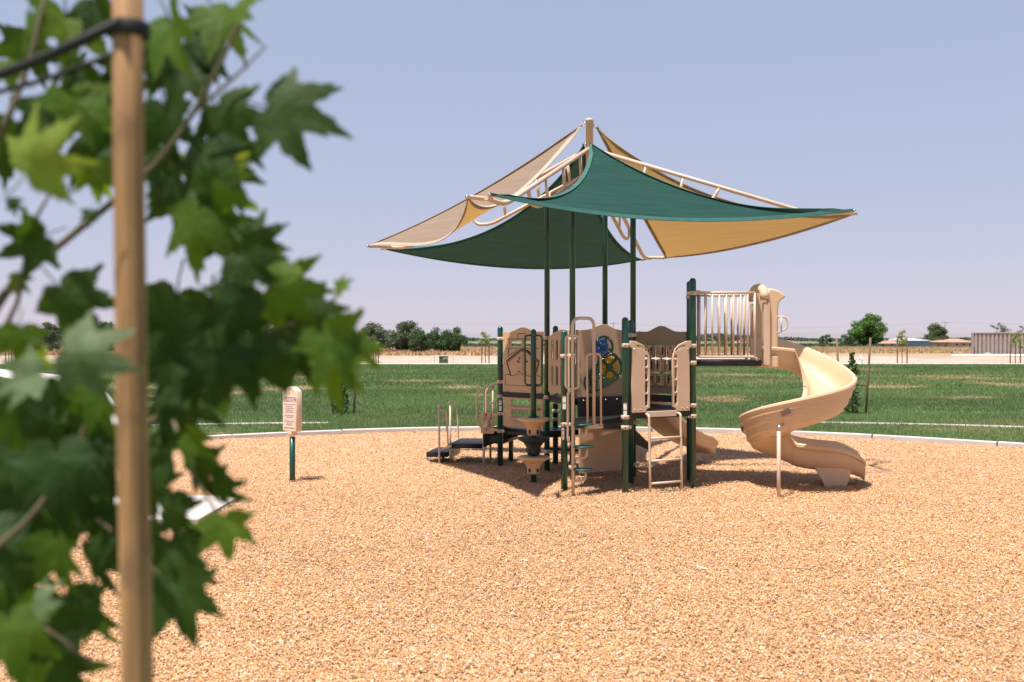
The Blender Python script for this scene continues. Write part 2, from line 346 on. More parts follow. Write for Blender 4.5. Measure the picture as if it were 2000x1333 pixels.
# concrete kerb around it, cast in lengths
kerb = bpy.data.objects.new('kerb', None); link(kerb); kerb.location = (CX, CY, 0); TH['kerb'] = Vector((CX, CY, 0)); kerb['kind'] = 'structure'
kerb['label'] = 'pale concrete kerb curving round the wood chips'
nk = 36
for i in range(nk):
    a0, a1 = 2 * math.pi * i / nk + .0012, 2 * math.pi * (i + 1) / nk - .0012; rings = []
    for j in range(7):
        a = a0 + (a1 - a0) * j / 6; A, B = edge(a, -.01), edge(a, .14); d = (B - A).normalized(); z = Vector((0, 0, .075 + .004 * math.sin(i * 2.1)))
        lo = Vector((0, 0, -.12)); rings.append([A + lo, A + z - Vector((0, 0, .012)), A + d * .012 + z, B - d * .012 + z, B + z - Vector((0, 0, .012)), B + lo])
    MB().loft(rings, True).build('kerb_segment', CONC, kerb)

# concrete paths in the grass
def ribbon(name, pts, w, z, m, label):
    P = [Vector(p) for p in pts]; A = []; mb = MB()
    for i, p in enumerate(P):
        t = (P[min(i + 1, len(P) - 1)] - P[max(i - 1, 0)]).normalized(); n = Vector((-t.y, t.x, 0)) * w / 2
        A.append([p - n + Vector((0, 0, -.05)), p - n + Vector((0, 0, z)), p + n + Vector((0, 0, z)), p + n + Vector((0, 0, -.05))])
    o = mb.loft(A, True).build(name, m); o['kind'] = 'structure'; o['label'] = label; return o
def arcpts(pxs): return fillet([G(x, y) for x, y in pxs], 3.0, 5)
ribbon('path', arcpts([(1592, 826), (1750, 828.5), (1900, 832), (2080, 838), (2500, 850)]), 0.40, .012, CONC, 'thin pale concrete path across the grass behind the spiral slide')
ribbon('path', arcpts([(640, 827), (500, 828), (350, 831), (150, 834), (-300, 850)]), 0.40, .012, CONC, 'thin pale concrete path across the grass behind the welcome sign')
ribbon('path', arcpts([(100, 838), (115, 800), (120, 770), (95, 740), (-60, 722), (-500, 716)]), 3.0, .036, CONC, 'wide pale concrete walk curving away behind the leaves on the left')
ribbon('path', [G(-900, 1000), G(-300, 1000), G(60, 1000), G(432, 1000)], 1.5, .06, CONC, 'pale concrete pad reaching into the wood chips behind the tree')
ribbon('pavement', [(-95, 69.2, 0), (0, 69.2, 0), (95, 69.2, 0)], 2.0, .05, CONC, 'straight pale pavement along the far edge of the lawn')

# grass blades
GRASS = mat('grass_blades', (1, 1, 1), 0.6, 0.05, 5, spec=0.25, trans=(1.3, 1.3, .9), tw=0.25, attr='tone')
def blades(y0, y1, dens, h, wdt):
    x, y = scatter(y0, y1, dens, .6, 2.5); k = ~inside(x, y, .2)
    for (xa, ya, xb, yb) in ((-15, 15.5, -9, 60),): pass
    x, y = x[k], y[k]; d = dryness(x, y); k = rng.random(len(x)) > d * .8
    p0 = np.array([[G(px, 827 + abs(px - 1000) * .004).y] for px in (0,)])
    x, y, d = x[k], y[k], d[k]; n = len(x)
    # leave the paths free
    pw = np.zeros(n, bool)
    for a, b, w in PATHS:
        a = np.array(a); b = np.array(b); ab = b - a; t = np.clip(((x - a[0]) * ab[0] + (y - a[1]) * ab[1]) / (ab @ ab), 0, 1)
        pw |= np.hypot(x - a[0] - t * ab[0], y - a[1] - t * ab[1]) < w
    k = ~pw; x, y, d = x[k], y[k], d[k]; n = len(x)
    a = rng.uniform(0, 2 * np.pi, n); hh = h * rng.uniform(.5, 1.2, n) * (1 - .5 * d) * (.75 + .5 * fbm(x * .5, y * .5, 2)); ln = rng.uniform(.2, 1.0, n) * hh; b_ = rng.uniform(0, 2 * np.pi, n)
    base = np.c_[x, y, np.zeros(n)]; s = np.c_[np.cos(a), np.sin(a), 0 * a] * (wdt * rng.uniform(.6, 1.2, n))[:, None]
    tip = base + np.c_[np.cos(b_) * ln, np.sin(b_) * ln, hh]
    V = np.stack([base - s, base + s, tip], 1).reshape(-1, 3); F = np.arange(3 * n).reshape(-1, 3)
    tone = (.6 + .8 * fbm(x * .15 + 9, y * .5, 3))[:, None]
    c = (np.array([.122, .182, .070]) * (1 - d[:, None]) + np.array([.27, .195, .105]) * d[:, None]) * tone * rng.uniform(.75, 1.25, n)[:, None]
    return V, F, np.repeat(c, 3, 0)
PATHS = []
for o in list(COL.objects):
    if o.name.split('.')[0] == 'path':
        vs = [v.co for v in o.data.vertices]; cs = [((vs[i] + vs[i + 3]) / 2) for i in range(0, len(vs), 4)]; w = (vs[0] - vs[3]).length / 2
        for p, q in zip(cs, cs[1:]):
            if (q - p).length > 1e-4: PATHS.append(((p.x, p.y), (q.x, q.y), w - .03))
parts = [blades(12, 24, 1500, .075, .006), blades(24, 36, 620, .085, .010), blades(36, 68, 170, .10, .02)]
off = 0; FF = []
for v_, f_, c_ in parts: FF.append(f_ + off); off += len(v_)
go = np_mesh('grass', np.concatenate([p[0] for p in parts]), np.concatenate(FF), GRASS, np.concatenate([p[2] for p in parts]))
go['kind'] = 'stuff'; go['label'] = 'mown green grass with dry patches'

# dry stubble at the far edge of the sand and a low green crop beyond it
STRAW = mat('dry_stubble', (1, 1, 1), .9, .05, 5, attr='tone')
def strip(name, y0, y1, x0, x1, n, h, w, cols, label, ramp=0):
    x = rng.uniform(x0, x1, n); y = rng.uniform(y0, y1, n); k = rng.random(n) < np.clip(fbm(x * .06, y * .1, 3) * 2.2 - .35, .1, 1); x, y = x[k], y[k]; n = len(x)
    hh = h * rng.uniform(.4, 1.2, n) * (.5 + fbm(x * .05 + 3, y * .1, 3)); b = rng.uniform(0, 6.28, n); a = rng.uniform(0, 6.28, n)
    s = np.c_[np.cos(a), np.sin(a), 0 * a] * w; base = np.c_[x, y, 0 * x - .04]; tip = base + np.c_[np.cos(b) * hh * .4, np.sin(b) * hh * .4, hh]
    c = np.array(cols)[rng.choice(len(cols), n)] * rng.uniform(.8, 1.2, n)[:, None]
    o = np_mesh(name, np.stack([base - s, base + s, tip], 1).reshape(-1, 3), np.arange(3 * n).reshape(-1, 3), STRAW, np.repeat(c, 3, 0)); o['kind'] = 'stuff'; o['label'] = label
strip('dry_grass', 105, 175, -95, 2, 70000, .38, .09, [(.46, .30, .16), (.38, .24, .12), (.52, .37, .22)], 'tall dry straw-coloured grass below the row of trees')
strip('dry_grass', 118, 205, 2, 125, 60000, .2, .09, [(.44, .29, .16), (.36, .25, .13), (.26, .22, .10)], 'low dry brown field grass to the right beyond the sand')
strip('green_crop', 205, 262, -160, 175, 45000, .6, .25, [(.055, .10, .045), (.08, .13, .06), (.05, .085, .05)], 'low band of green crop in front of the far houses')

# ---------------------------------------------------------------- the play structure
PLAY = thing('play_structure', 'large green and tan playground structure with spiral slide under four shade sails', 'playground', (1.15, 13.0, 0))
pos = dict(P1=G(977, 910), A=G(1068.5, 921), P3=G(1085, 907), P4=G(1102, 957), B=G(1118, 938), P6=G(1221, 963), P7=G(1231.5, 946), D=G(1236.5, 928), P10=G(1353, 952))
pos['C'] = pos['A'] + pos['D'] - pos['B']; pos['P11'] = Vector((2.505, 12.99, 0)); pos['S1'] = G(998, 897); pos['P4b'] = G(1109, 938) 
def post(key, top, r=.0445, dome=True):
    p = pos[key]; pr = [(r, -.25), (r, top - r)]
    if dome: pr += [(r * math.cos(R(a)), top - r + r * math.sin(R(a))) for a in (20, 40, 60, 75, 88)]
    else: pr += [(r, top)]
    return MB().lathe(pr, (p.x, p.y, 0), 20).build('post', GREEN, PLAY)
for k, t in (('P1', 2.18), ('P3', 2.19), ('P4', 2.10), ('P6', 2.265), ('P7', 2.24), ('P10', 2.80), ('P11', 2.80)): post(k, t)
post('S1', .60, .04)
for k in 'ABCD': post(k, 4.02, .041, False)
def clamp(key, z, toward=None):
    p = pos[key]; mb = MB(); mb.lathe([(.049, -.026), (.054, -.022), (.054, .022), (.049, .026)], (p.x, p.y, z), 20)
    if toward is not None:
        d = (Vector(toward) - p); d.z = 0; d.normalize()
    else: d = Vector((.2, -1, 0)).normalized()
    mb.box((p.x + d.x * .066, p.y + d.y * .066, z), (.05, .034, .042), d, .005)
    f = Vector((-p.x, -p.y, 0)).normalized()
    o = mb.build('clamp', TANM, PLAY)
    side = Vector((-f.y, f.x, 0)); n_ = p + f * .053
    b = MB(); b.lathe([(.009, 0), (.009, .005), (.005, .008)], (n_.x, n_.y, z), 8, f); b.build('bolt', BLACK, o)
def zpix(key, y): return CAMH + (HOR - y) * pos[key].y / FPX - 0
for key, ys, tw in (('P1', (662, 746, 774, 808, 842), 'A'), ('A', (660, 776, 882), 'P1'), ('P4', (696, 829), 'P6'), ('P6', (675, 815, 835), 'P10'), ('P7', (655,), 'P11'), ('D', (825, 907), 'P11'),
                    ('P10', (573, 676, 709, 792, 813), 'P6'), ('P11', (581,), 'P10'), ('P3', (786, 803, 819, 837), 'A'), ('B', (663, 695, 913), 'P4')):
    for y in ys: clamp(key, zpix(key, y), pos[tw])

# decks: black coated slabs with a folded rim; holes follow a grid
def deck(name, corners, z, th=.05, holes=True, rim=.095):
    c = [Vector((p[0], p[1], 0)) for p in corners]
    cen = sum(c, Vector()) / len(c); o = panel(name, [(p.x - cen.x, p.y - cen.y) for p in c], [], cen + Vector((0, 0, z - th / 2)), (1, 0, 0), th, BLACK, PLAY, .004, (0, 1, 0))
    mb = MB()
    for i in range(len(c)):
        a, b = c[i], c[(i + 1) % len(c)]; d = b - a; nrm = Vector((d.y, -d.x, 0)).normalized()
        if nrm.dot((a + b) / 2 - cen) < 0: nrm = -nrm
        mb.box(((a + b) / 2) - nrm * .014 + Vector((0, 0, z - rim / 2 - .003)), (d.length * .96, .022, rim), d)
    mb.build('deck_rim', BLACK, o); return o
def lerp(a, b, t): return a + (b - a) * t
A, B, C_, D = (pos[k] for k in 'ABCD'); P1, P3, P4, P6, P7, P10, P11 = (pos[k] for k in ('P1', 'P3', 'P4', 'P6', 'P7', 'P10', 'P11'))
Z_M, Z_F, Z_R, Z_S, Z_L = 1.145, .885, 1.045, 1.695, .595
deck('deck', [A, B, D, C_], Z_M)
deck('deck', [lerp(P4, P6, .06), lerp(P6, P4, .06), D + Vector((-.03, -.08, 0)), B + Vector((.02, -.08, 0))], Z_F, rim=.07)
deck('deck', [P6 + Vector((.07, .04, 0)), P10 + Vector((-.05, 0, 0)), P11 + Vector((-.05, .02, 0)), D + Vector((.08, .03, 0))], Z_R)
P1b = P1 + (C_ - A) * .95 * 1.0; 
deck('deck', [P1 + Vector((.06, 0, 0)), A + Vector((-.05, .02, 0)), lerp(A, C_, .75) + Vector((0, .03, 0)), P1 + (C_ - A) * .75], Z_L)
EX = 3.37
deck('deck', [P10 + Vector((.05, .02, 0)), Vector((EX, 12.42, 0)), Vector((EX, 13.22, 0)), P11 + Vector((.05, .1, 0))], Z_S, rim=.075)
# black riser between the front deck and the raised deck behind it
uBD = (D - B).normalized(); nBD = Vector((uBD.y, -uBD.x, 0))
r_ = MB().box((B + D) / 2 + nBD * .05 + Vector((0, 0, (Z_F + Z_M) / 2 + .01)), ((D - B).length - .12, .03, Z_M - Z_F + .02), uBD, .004).build('riser', BLACK, PLAY)
for i in range(5):
    p = lerp(B, D, .14 + .18 * i) + nBD * .066 + Vector((0, 0, Z_M - .03)); MB().lathe([(.013, 0), (.012, .006), (.006, .01)], p, 10, nBD).build('bolt', CHROME, r_)

# ship panel, P1 to A, with a drawing cut into it
u1 = (A - P1).normalized(); w1 = (A - P1).length; n1 = Vector((u1.y, -u1.x, 0)); x0, x1 = .06, w1 - .07
def hump(x0, x1, z, dz, n=18):
    out = []
    for i in range(n + 1):
        t = i / n; k = max(0, 1 - abs(t - .5) / .32); out.append((x1 + (x0 - x1) * t, z + dz * (k * k * (3 - 2 * k))))
    return out
def zs(zx, zy): # drawing coordinates measured on the photograph
    return ((zx - 135) / 555 * (x1 - x0) + x0, 2 + (660 - (560 + zy / 6.66)) / 127.5)
win = [[zs(a, 790), zs(b, 790), zs(b, 702), zs(a, 702)] for a, b in ((255, 400), (440, 587))]
sp = panel('ship_panel', [(x0 + .02, 1.15), (x1 - .02, 1.15)] + hump(x0, x1, 2.09, .068), win, P1, u1, .022, TANP, PLAY)
sp['label'] = 'tan panel engraved with a ship and two anchors'
def stroke(mb, pts, w, o0, u, n):
    P = [Vector((x, y)) for x, y in pts]; w /= 2; rings = []
    for i, p in enumerate(P):
        t = (P[min(i + 1, len(P) - 1)] - P[max(i - 1, 0)]).normalized(); q = Vector((-t.y, t.x)) * w
        rings.append([o0 + u * (p.x + k * q.x) + Vector((0, 0, p.y + k * q.y)) + n * d for k, d in ((-1, .0), (-1, .0025), (1, .0025), (1, .0))])
    mb.loft(rings, True)
sd = MB(); off1 = P1 + n1 * .0105
T_ = .0105
for pts, w in (([(205, 690), (205, 682), (610, 682), (612, 690)], T_), ([(228, 690), (240, 790)], T_), ([(560, 690), (560, 792)], T_ * .6), ([(350, 680), (352, 630), (365, 615), (440, 612), (457, 625), (458, 640)], T_), ([(420, 690), (420, 1150)], T_ * .7),
               ([(185, 805), (400, 800), (635, 803)], T_), ([(215, 815), (212, 925)], T_), ([(228, 820), (226, 900), (345, 825)], T_), ([(590, 815), (588, 895), (470, 820)], T_),
               ([(190, 975), (385, 825), (425, 820), (470, 830), (640, 972)], .024), ([(200, 995), (395, 845), (430, 840), (470, 850), (625, 985)], T_), ([(195, 985), (250, 1163)], .022), ([(635, 985), (583, 1165)], .022),
               ([(175, 1155), (210, 1148), (245, 1160), (300, 1165), (330, 1140), (360, 1150), (365, 1115), (340, 1110), (370, 1100), (415, 1155)], T_ * .8), ([(470, 1110), (440, 1125), (450, 1150), (520, 1165), (560, 1165), (610, 1152), (660, 1160)], T_ * .8), ([(170, 1288), (665, 1292)], T_ * .7), ([(175, 1155), (172, 1288)], T_ * .6), ([(662, 1160), (665, 1290)], T_ * .6),
               ([(375, 920), (357, 985)], .014), ([(335, 963), (345, 980), (365, 988), (385, 984)], .014), ([(348, 935), (350, 920), (372, 915), (395, 935)], T_ * .8), ([(450, 920), (468, 985)], .014), ([(445, 985), (462, 988), (480, 975), (488, 960)], .014)):
    stroke(sd, [zs(*p) for p in pts], w, off1, u1, n1)
sd.build('ship_drawing', INK, sp)
for zx in (195, 650):
    for d in (-8, 8): MB().lathe([(.014, 0), (.013, .007), (.006, .011)], P1 + u1 * (zs(zx + d * 2, 0)[0]) + n1 * .012 + Vector((0, 0, 1.175)), 10, n1).build('bolt', CHROME, sp)
MB().box((P1 + A) / 2 + n1 * .014 + Vector((0, 0, 1.12)), (w1 - .11, .03, .075), u1, .004).build('beam', BLACK, PLAY)
# shop-counter panel below it
cp = panel('counter_panel', rrect(x0 + .03, .62, x1, 1.08, .02), [rrect(.24, .97, x1 - .05, 1.05, .02), rrect(.24, .80, x1 - .05, .875, .02)], P1, u1, .022, TANP, PLAY)
for z in (.925, .76): MB().box(P1 + u1 * (.24 + x1 - .05) / 2 + n1 * .05 + Vector((0, 0, z)), (x1 - .28, .09, .03), u1, .006).build('shelf', TANP, cp)
# arched slotted panel A to B
u2 = (B - A).normalized(); w2 = (B - A).length
arch = [(w2 - .07 - (w2 - .14) * i / 14, 1.99 + .13 * math.sin(math.pi * (1 - i / 14) ** .8 * .62)) for i in range(15)]
panel('slotted_panel', [(.07, 1.2), (.2, 1.16), (.45, 1.20), (w2 - .2, 1.16), (w2 - .07, 1.2)] + arch, [slot(x, z, .085, .30) for x in (.22, .38, .54, .70) for z in (1.44, 1.82)], A, u2, .022, TANP, PLAY)

# gear panel B to D
w3 = (D - B).length; nB = nBD
def gx(px, py):       # photo pixel -> panel coordinates
    r = Vector(((px - 1000) / FPX, 1, 0)); t = (B.x * uBD.y - B.y * uBD.x) / (r.x * uBD.y - r.y * uBD.x); p = r * t
    return ((p - B).dot(uBD), CAMH + (HOR - py) * t / FPX)
cs = [(gx(1173, 678), .165), (gx(1186.5, 718), .215), (gx(1153, 747), .155)]
def hullc(cl, n=40):
    pts = [q for (c, r) in cl for q in circ(c[0], c[1], r, n)]; pts = sorted(set(pts)); H = []
    for seq in (pts, pts[::-1]):
        h = []
        for p in seq:
            while len(h) > 1 and (h[-1][0] - h[-2][0]) * (p[1] - h[-2][1]) - (h[-1][1] - h[-2][1]) * (p[0] - h[-2][0]) <= 0: h.pop()
            h.append(p)
        H += h[:-1]
    return H
gp = panel('gear_panel', [(.06, Z_M + .01), (w3 - .07, Z_M + .01)] + hump(.06, w3 - .07, 2.11, .085), [circ(c[0], c[1], r * .72) for c, r in cs[:2]] , B + nB * .0, uBD, .024, TANP, PLAY)
gp['label'] = 'tan panel with coloured turning gears in a green frame'
def pie(c, r, a0, a1, ri, half):
    o = circ(c[0], c[1], r, 9, a0, a1); i = circ(c[0], c[1], ri, 4, a1, a0); return o + i
def holes4(c, r, rot, n=4):
    g = 18; return [pie(c, r * .80, rot + k * 360 / n + g / 2, rot + (k + 1) * 360 / n - g / 2, r * .26, g) for k in range(n)]
panel('gear_frame', hullc(cs[1:]), holes4(cs[1][0], cs[1][1], 50) + holes4(cs[2][0], cs[2][1], 30), B + nB * .062, uBD, .018, GREEN, gp)
panel('gear_frame', circ(cs[0][0][0], cs[0][0][1], cs[0][1], 40), holes4(cs[0][0], cs[0][1], 70), B + nB * .083, uBD, .018, GREEN, gp)
def gear(c, r, teeth, m, off):
    o = []
    for i in range(teeth * 4):
        a = 2 * math.pi * i / (teeth * 4); rr = r if i % 4 < 2 else r * .86; o.append((c[0] + rr * math.cos(a), c[1] + rr * math.sin(a)))
    g = panel('gear', o, [circ(c[0] + r * .5 * math.cos(a), c[1] + r * .5 * math.sin(a), r * .10, 10) for a in (.3, 1.9, 3.4, 5)], B + nB * off, uBD, .016, m, gp, .002)
gear(cs[0][0], .115, 20, BLU, .034); gear(cs[1][0], .168, 26, YEL, .036); gear(cs[2][0], .115, 18, LGRN, .036); gear((cs[0][0][0] - .02, cs[1][0][1] + .14), .055, 10, REDP, .03)
for c, r in cs:
    for k in range(4):
        a = R(50 + 90 * k); q = B + uBD * (c[0] + r * .9 * math.cos(a)) + Vector((0, 0, c[1] + r * .9 * math.sin(a))) + nB * .093
        MB().lathe([(.01, 0), (.009, .005), (.004, .008)], q, 8, nB).build('bolt', CHROME, gp)
# big plain panel under the front deck
panel('lower_panel', rrect(.09, .09, w3 - .16, Z_F - .1, .015), [], B + nB * .03, uBD, .022, TANP, PLAY)
panel('lower_panel', rrect(.05, .09, (C_ - D).length - .05, Z_M - .12, .015), [], D, (C_ - D).normalized(), .022, TANP, PLAY)

# letter panel at the back of the ladder deck
La, Lb = D + Vector((.055, .0, 0)), P11 + Vector((-.045, .0, 0)); u4 = (Lb - La).normalized(); w4 = (Lb - La).length; n4 = Vector((u4.y, -u4.x, 0))
lp = panel('letter_panel', [(.0, 1.93), (.06, 1.9), (w4 - .06, 1.9), (w4, 1.93)] + hump(.0, w4, 2.085, .085), [], La, u4, .022, TAND, PLAY)
lp['label'] = 'tan header of the letter panel above turning lettered drums'
panel('letter_sill', [(.0, 1.2), (w4, 1.2), (w4, 1.31), (w4 * .75, 1.345), (w4 * .25, 1.345), (.0, 1.31)], [], La, u4, .022, TAND, lp)
MB().box((La + Lb) / 2 + Vector((0, 0, 1.13)), (w4 - .02, .04, .10), u4, .005).build('beam', BLACK, PLAY)
rows = ((1.805, ('M', 'AI', 'W')), (1.60, ('N', 'E', 'I')), (1.40, ('M', 'IE', 'B')))
for i in range(3):
    xc = w4 / 2 + (i - 1) * .172; MB().tube([La + u4 * xc + Vector((0, 0, 1.3)), La + u4 * xc + Vector((0, 0, 1.93))], .012, 8).build('rod', CHROME, lp)
    for z, ls in rows:
        c = La + u4 * xc; cy = MB().lathe([(.03, -.094), (.074, -.086), (.076, -.08), (.076, .08), (.074, .086), (.03, .094)], c + Vector((0, 0, z)), 24).build('letter_drum', TANP, lp)
        word(ls[i], .19 if len(ls[i]) == 1 else .15, INK, lp, c + n4 * .0765 + Vector((0, 0, z)), u4, 'lettering', .0765)

# entry gates and rung ladder between P6 and P10
u5 = (P10 - P6).normalized(); w5 = (P10 - P6).length; n5 = Vector((u5.y, -u5.x, 0))
def gate(flip):
    f = (lambda x: w5 - x) if flip else (lambda x: x)
    out = [(.075, 1.03), (.30, 1.03), (.30, 1.07), (.355, 1.09), (.355, 1.70)] + [(.355 - .0 - .21 * (1 - math.cos(R(a))), 1.70 + .24 * math.sin(R(a))) for a in (20, 40, 60, 80)] + [(.13, 1.955), (.05, 1.96), (.05, 1.88), (.085, 1.86), (.075, 1.4)]
    hol = [slot(.30, z, .042, .155) for z in (1.19, 1.36, 1.53, 1.70)] + [[(.315 - .16 * (1 - math.cos(R(a))), 1.82 + .085 * math.sin(R(a)) * 1.0) for a in (0, 25, 50, 75, 95)] + [(.28 - .11 * (1 - math.cos(R(a))), 1.815 + .055 * math.sin(R(a))) for a in (95, 60, 20)]]
    out = [(f(x), z) for x, z in out]; hol = [[(f(x), z) for x, z in h] for h in hol]
    g = panel('gate_panel', out, hol, P6 + n5 * .03, u5, .024, TANB, PLAY, .006)
    for x, z in ((.12, 1.07), (.20, 1.07), (.11, 1.85)): MB().lathe([(.012, 0), (.011, .006), (.005, .01)], P6 + u5 * f(x) + n5 * .043 + Vector((0, 0, z)), 8, n5).build('bolt', CHROME, g)
gate(False); gate(True)
MB().box((P6 + P10) / 2 + n5 * .014 + Vector((0, 0, 1.005)), (w5 - .11, .03, .09), u5, .004).build('beam', BLACK, PLAY)
lad = MB().box((P6 + P10) / 2 + n5 * .05 + Vector((0, 0, 1.005)), (.46, .022, .075), u5, .004).build('rung_ladder', TANM, PLAY)
la0, la1 = P6 + u5 * .28, P6 + u5 * .77
for q in (la0, la1):
    f_ = [q + n5 * .06 + Vector((0, 0, 1.01)), q + n5 * .13 + Vector((0, 0, 1.0)), q + n5 * .145 + Vector((0, 0, .5)), q + n5 * .16 + Vector((0, 0, -.15))]
    MB().tube(fillet(f_, .08, 6), .0165, 10).build('ladder_rail', TANM, lad)
for z in (.70, .41, .12):
    o_ = n5 * (.13 + .026 * (1.0 - z)); MB().tube([la0 + o_ + Vector((0, 0, z)), la1 + o_ + Vector((0, 0, z))], .0155, 10).build('rung', TANM, lad)
# pole climber with leaf steps in front of P4
q0 = G(1119.5, 968); dirx = u5
def Lp(px, py, Y=None): return W(px, py, Y or q0.y)
yb = lerp(P4, P6, .55).y - .06
top = [Vector((q0.x, q0.y, -.2)), W(1118, 622, q0.y), W(1160, 622, yb), W(1160, 832, yb)]
pc = MB().tube(fillet(top, .12, 10), .0215, 12).build('pole_climber', TANM, PLAY)
def loop(pts, r, m, parent, name='handle_loop', fr=.07): return MB().tube(fillet(pts, fr, 6), r, 10).build(name, m, parent)
loop([W(1117, 655, q0.y), W(1105, 657, q0.y), W(1105, 758, q0.y), W(1118, 760, q0.y)], .014, TANM, pc); loop([W(1118, 655, q0.y), W(1130, 657, q0.y), W(1130, 758, q0.y), W(1118, 760, q0.y)], .014, TANM, pc)
loop([W(1118, 761, q0.y), W(1109, 766, q0.y), W(1109, 862, q0.y), W(1119, 870, q0.y)], .014, TANM, pc)
loop([W(1160, 691, yb), W(1146, 693, yb), W(1148, 832, yb)], .014, TANM, pc); loop([W(1160, 691, yb), W(1173, 693, yb), W(1174, 832, yb)], .014, TANM, pc)
MB().box(W(1161, 833, yb), (.27, .03, .065), u5, .006).build('mount_plate', TANM, pc)
LEAFS = mat('green_step_casting', (0.02, 0.10, 0.075), .4, .2, 30, .2, 80)
for py, xr in ((830, 1162), (873.5, 1164), (918, 1160)):
    z = W(1119, py, q0.y).z; L0 = (xr - 1121) * q0.y / FPX
    o_ = [(0.0, -.03)] + [(L0 * t, -.10 * math.sin(math.pi * t ** .8) - .015) for t in (.15, .35, .55, .75, .9)] + [(L0, 0)] + [(L0 * t, .10 * math.sin(math.pi * t ** .8) + .015) for t in (.9, .75, .55, .35, .15)] + [(0, .03)]
    stp = panel('leaf_step', o_, [], Vector((q0.x, q0.y, z)), (1, .12, .02), .022, LEAFS, pc, .006, (-.12, 1, 0))
    MB().tube(fillet([Vector((q0.x, q0.y, z - .145)), Vector((q0.x + L0 * .62, q0.y + .03, z - .14)), Vector((q0.x + L0 * .64, q0.y + .03, z - .01))], .07, 6), .0155, 10).build('step_bracket', TANM, stp)

# small panel toys and stickers on posts
tp = panel('handle_plate', slot(0, 0, .035, .16), [circ(0, .04, .01, 10), circ(0, -.02, .01, 10)], P4 + Vector((-.02, -.055, zpix('P4', 847))), (1, .05, 0), .012, TANM, PLAY, .002)
for key, py in (('P4', 787), ('P6', 801), ('P1', 792)):
    p = pos[key]; f = Vector((-p.x, -p.y, 0)).normalized(); s_ = Vector((-f.y, f.x, 0)); st = None
    for dz, m_, hh in ((.04, WHITE, .07), (-.045, WHITE, .075), (.085, YEL, .012)):
        o_ = flat_mesh([[(-.022, -hh / 2), (.022, -hh / 2), (.022, hh / 2), (-.022, hh / 2)]], .001)
        place_flat(o_, 'sticker', m_, PLAY, p + f * .046 + Vector((0, 0, zpix(key, py) + dz)), -s_ if (-s_).x > 0 else s_, (0, 0, 1), None)

# stairs at the left end
hr = []
s1 = [Vector((-1.36, 14.62, 0)), Vector((-1.02, 14.62, 0)), Vector((-.94, 15.28, 0)), Vector((-1.24, 15.28, 0))]
def slab(name, c4, z, th, parent, bumps=True):
    cen = sum(c4, Vector()) / 4; o = panel(name, [(p.x - cen.x, p.y - cen.y) for p in c4], [], cen + Vector((0, 0, z - th / 2)), (1, 0, 0), th, BLACK, parent, .008, (0, 1, 0))
    if bumps:
        mb = MB()
        for i in range(1, 10):
            for j in range(1, 7):
                a = lerp(c4[0], c4[1], i / 10); b = lerp(c4[3], c4[2], i / 10); p = lerp(a, b, j / 7) + Vector((0, 0, z - .001)); mb.lathe([(.016, 0), (.014, .004), (.008, .0045)], p, 8)
        mb.build('tread_studs', BLACK, o)
    return o
slab('step', s1, .185, .08, PLAY, False)
s2 = [Vector((-1.0, 14.56, 0)), Vector((-.42, 14.56, 0)), Vector((-.36, 15.35, 0)), Vector((-.86, 15.35, 0))]
st2 = slab('transfer_step', s2, .325, .075, PLAY)
MB().lathe([(.026, 0), (.026, .012), (.018, .02)], Vector((-.975, 14.56, .287)), 12, (0, -1, 0)).build('cap', TANM, st2)
panel('riser_plate', rrect(0, .08, .72, .235, .01), [circ(.1 + .13 * i, .165, .022, 12) for i in range(5)], Vector((-.99, 14.62, 0)), (.12, .68, 0), .015, TANM, PLAY)
s3 = [Vector((-.42, 14.58, 0)), Vector((-.14, 14.46, 0)), Vector((.10, 15.2, 0)), Vector((-.36, 15.35, 0))]
slab('step', s3, .46, .13, PLAY, False)
panel('stringer', [(0, .285), (.04, .285), (.72, .47), (.72, .60), (0, .50)], [], Vector((-.455, 14.53, 0)), (.8, .28, 0), .018, BLACK, PLAY)
panel('stringer', [(0, .285), (.04, .285), (.62, .47), (.62, .60), (0, .50)], [], Vector((-.38, 15.36, 0)), (.9, .1, 0), .018, BLACK, PLAY)
for x, y, h in ((-1.15, 14.57, .945), (-1.03, 15.36, .95)):
    hp = MB().tube([(x, y, -.2), (x, y, h - .03)], .0165, 10).build('handrail_post', TANM, PLAY)
    MB().lathe([(.018, -.04), (.03, -.03), (.031, -.022), (.024, -.004), (.008, .004)], (x, y, h), 14).build('cap', TANM, hp)
    MB().tube(fillet([(x + .01, y, h - .09), (x + .115, y + .01, h - .10), (x + .14, y + .01, .26), (x + .02, y, .23)], .07, 6), .0135, 10).build('handle_loop', TANM, hp)
for x, y in ((-.445, 14.55), (-.36, 15.36)): MB().tube([(x, y, -.2), (x, y, .50)], .02, 10).build('leg', TANM, PLAY)
MB().tube([(-1.12, 15.0, -.2), (-1.12, 15.0, .12)], .02, 10).build('leg', BLACK, PLAY)
for dy, dx in ((0, 0), (.85, .12)):
    y = 14.52 + dy; b0 = Vector((-.575 + dx, y, .62)); 
    rl = MB().tube(fillet([(-.43 + dx, y + .0, .56), (-.555 + dx, y, .64), (-.555 + dx, y, 1.155), (-.20 + dx, y - .06, 1.31), (.0 + dx, y - .08, 1.345)], .09, 7), .0165, 10).build('handrail', TANM, PLAY)
    MB().tube([(-.44 + dx, y, .48), (-.44 + dx, y, 1.205)], .0155, 10).build('baluster', TANM, rl)
    MB().tube([(-.40 + dx, y, .93), (-.16 + dx, y - .05, 1.04)], .0145, 10).build('middle_rail', TANM, rl)
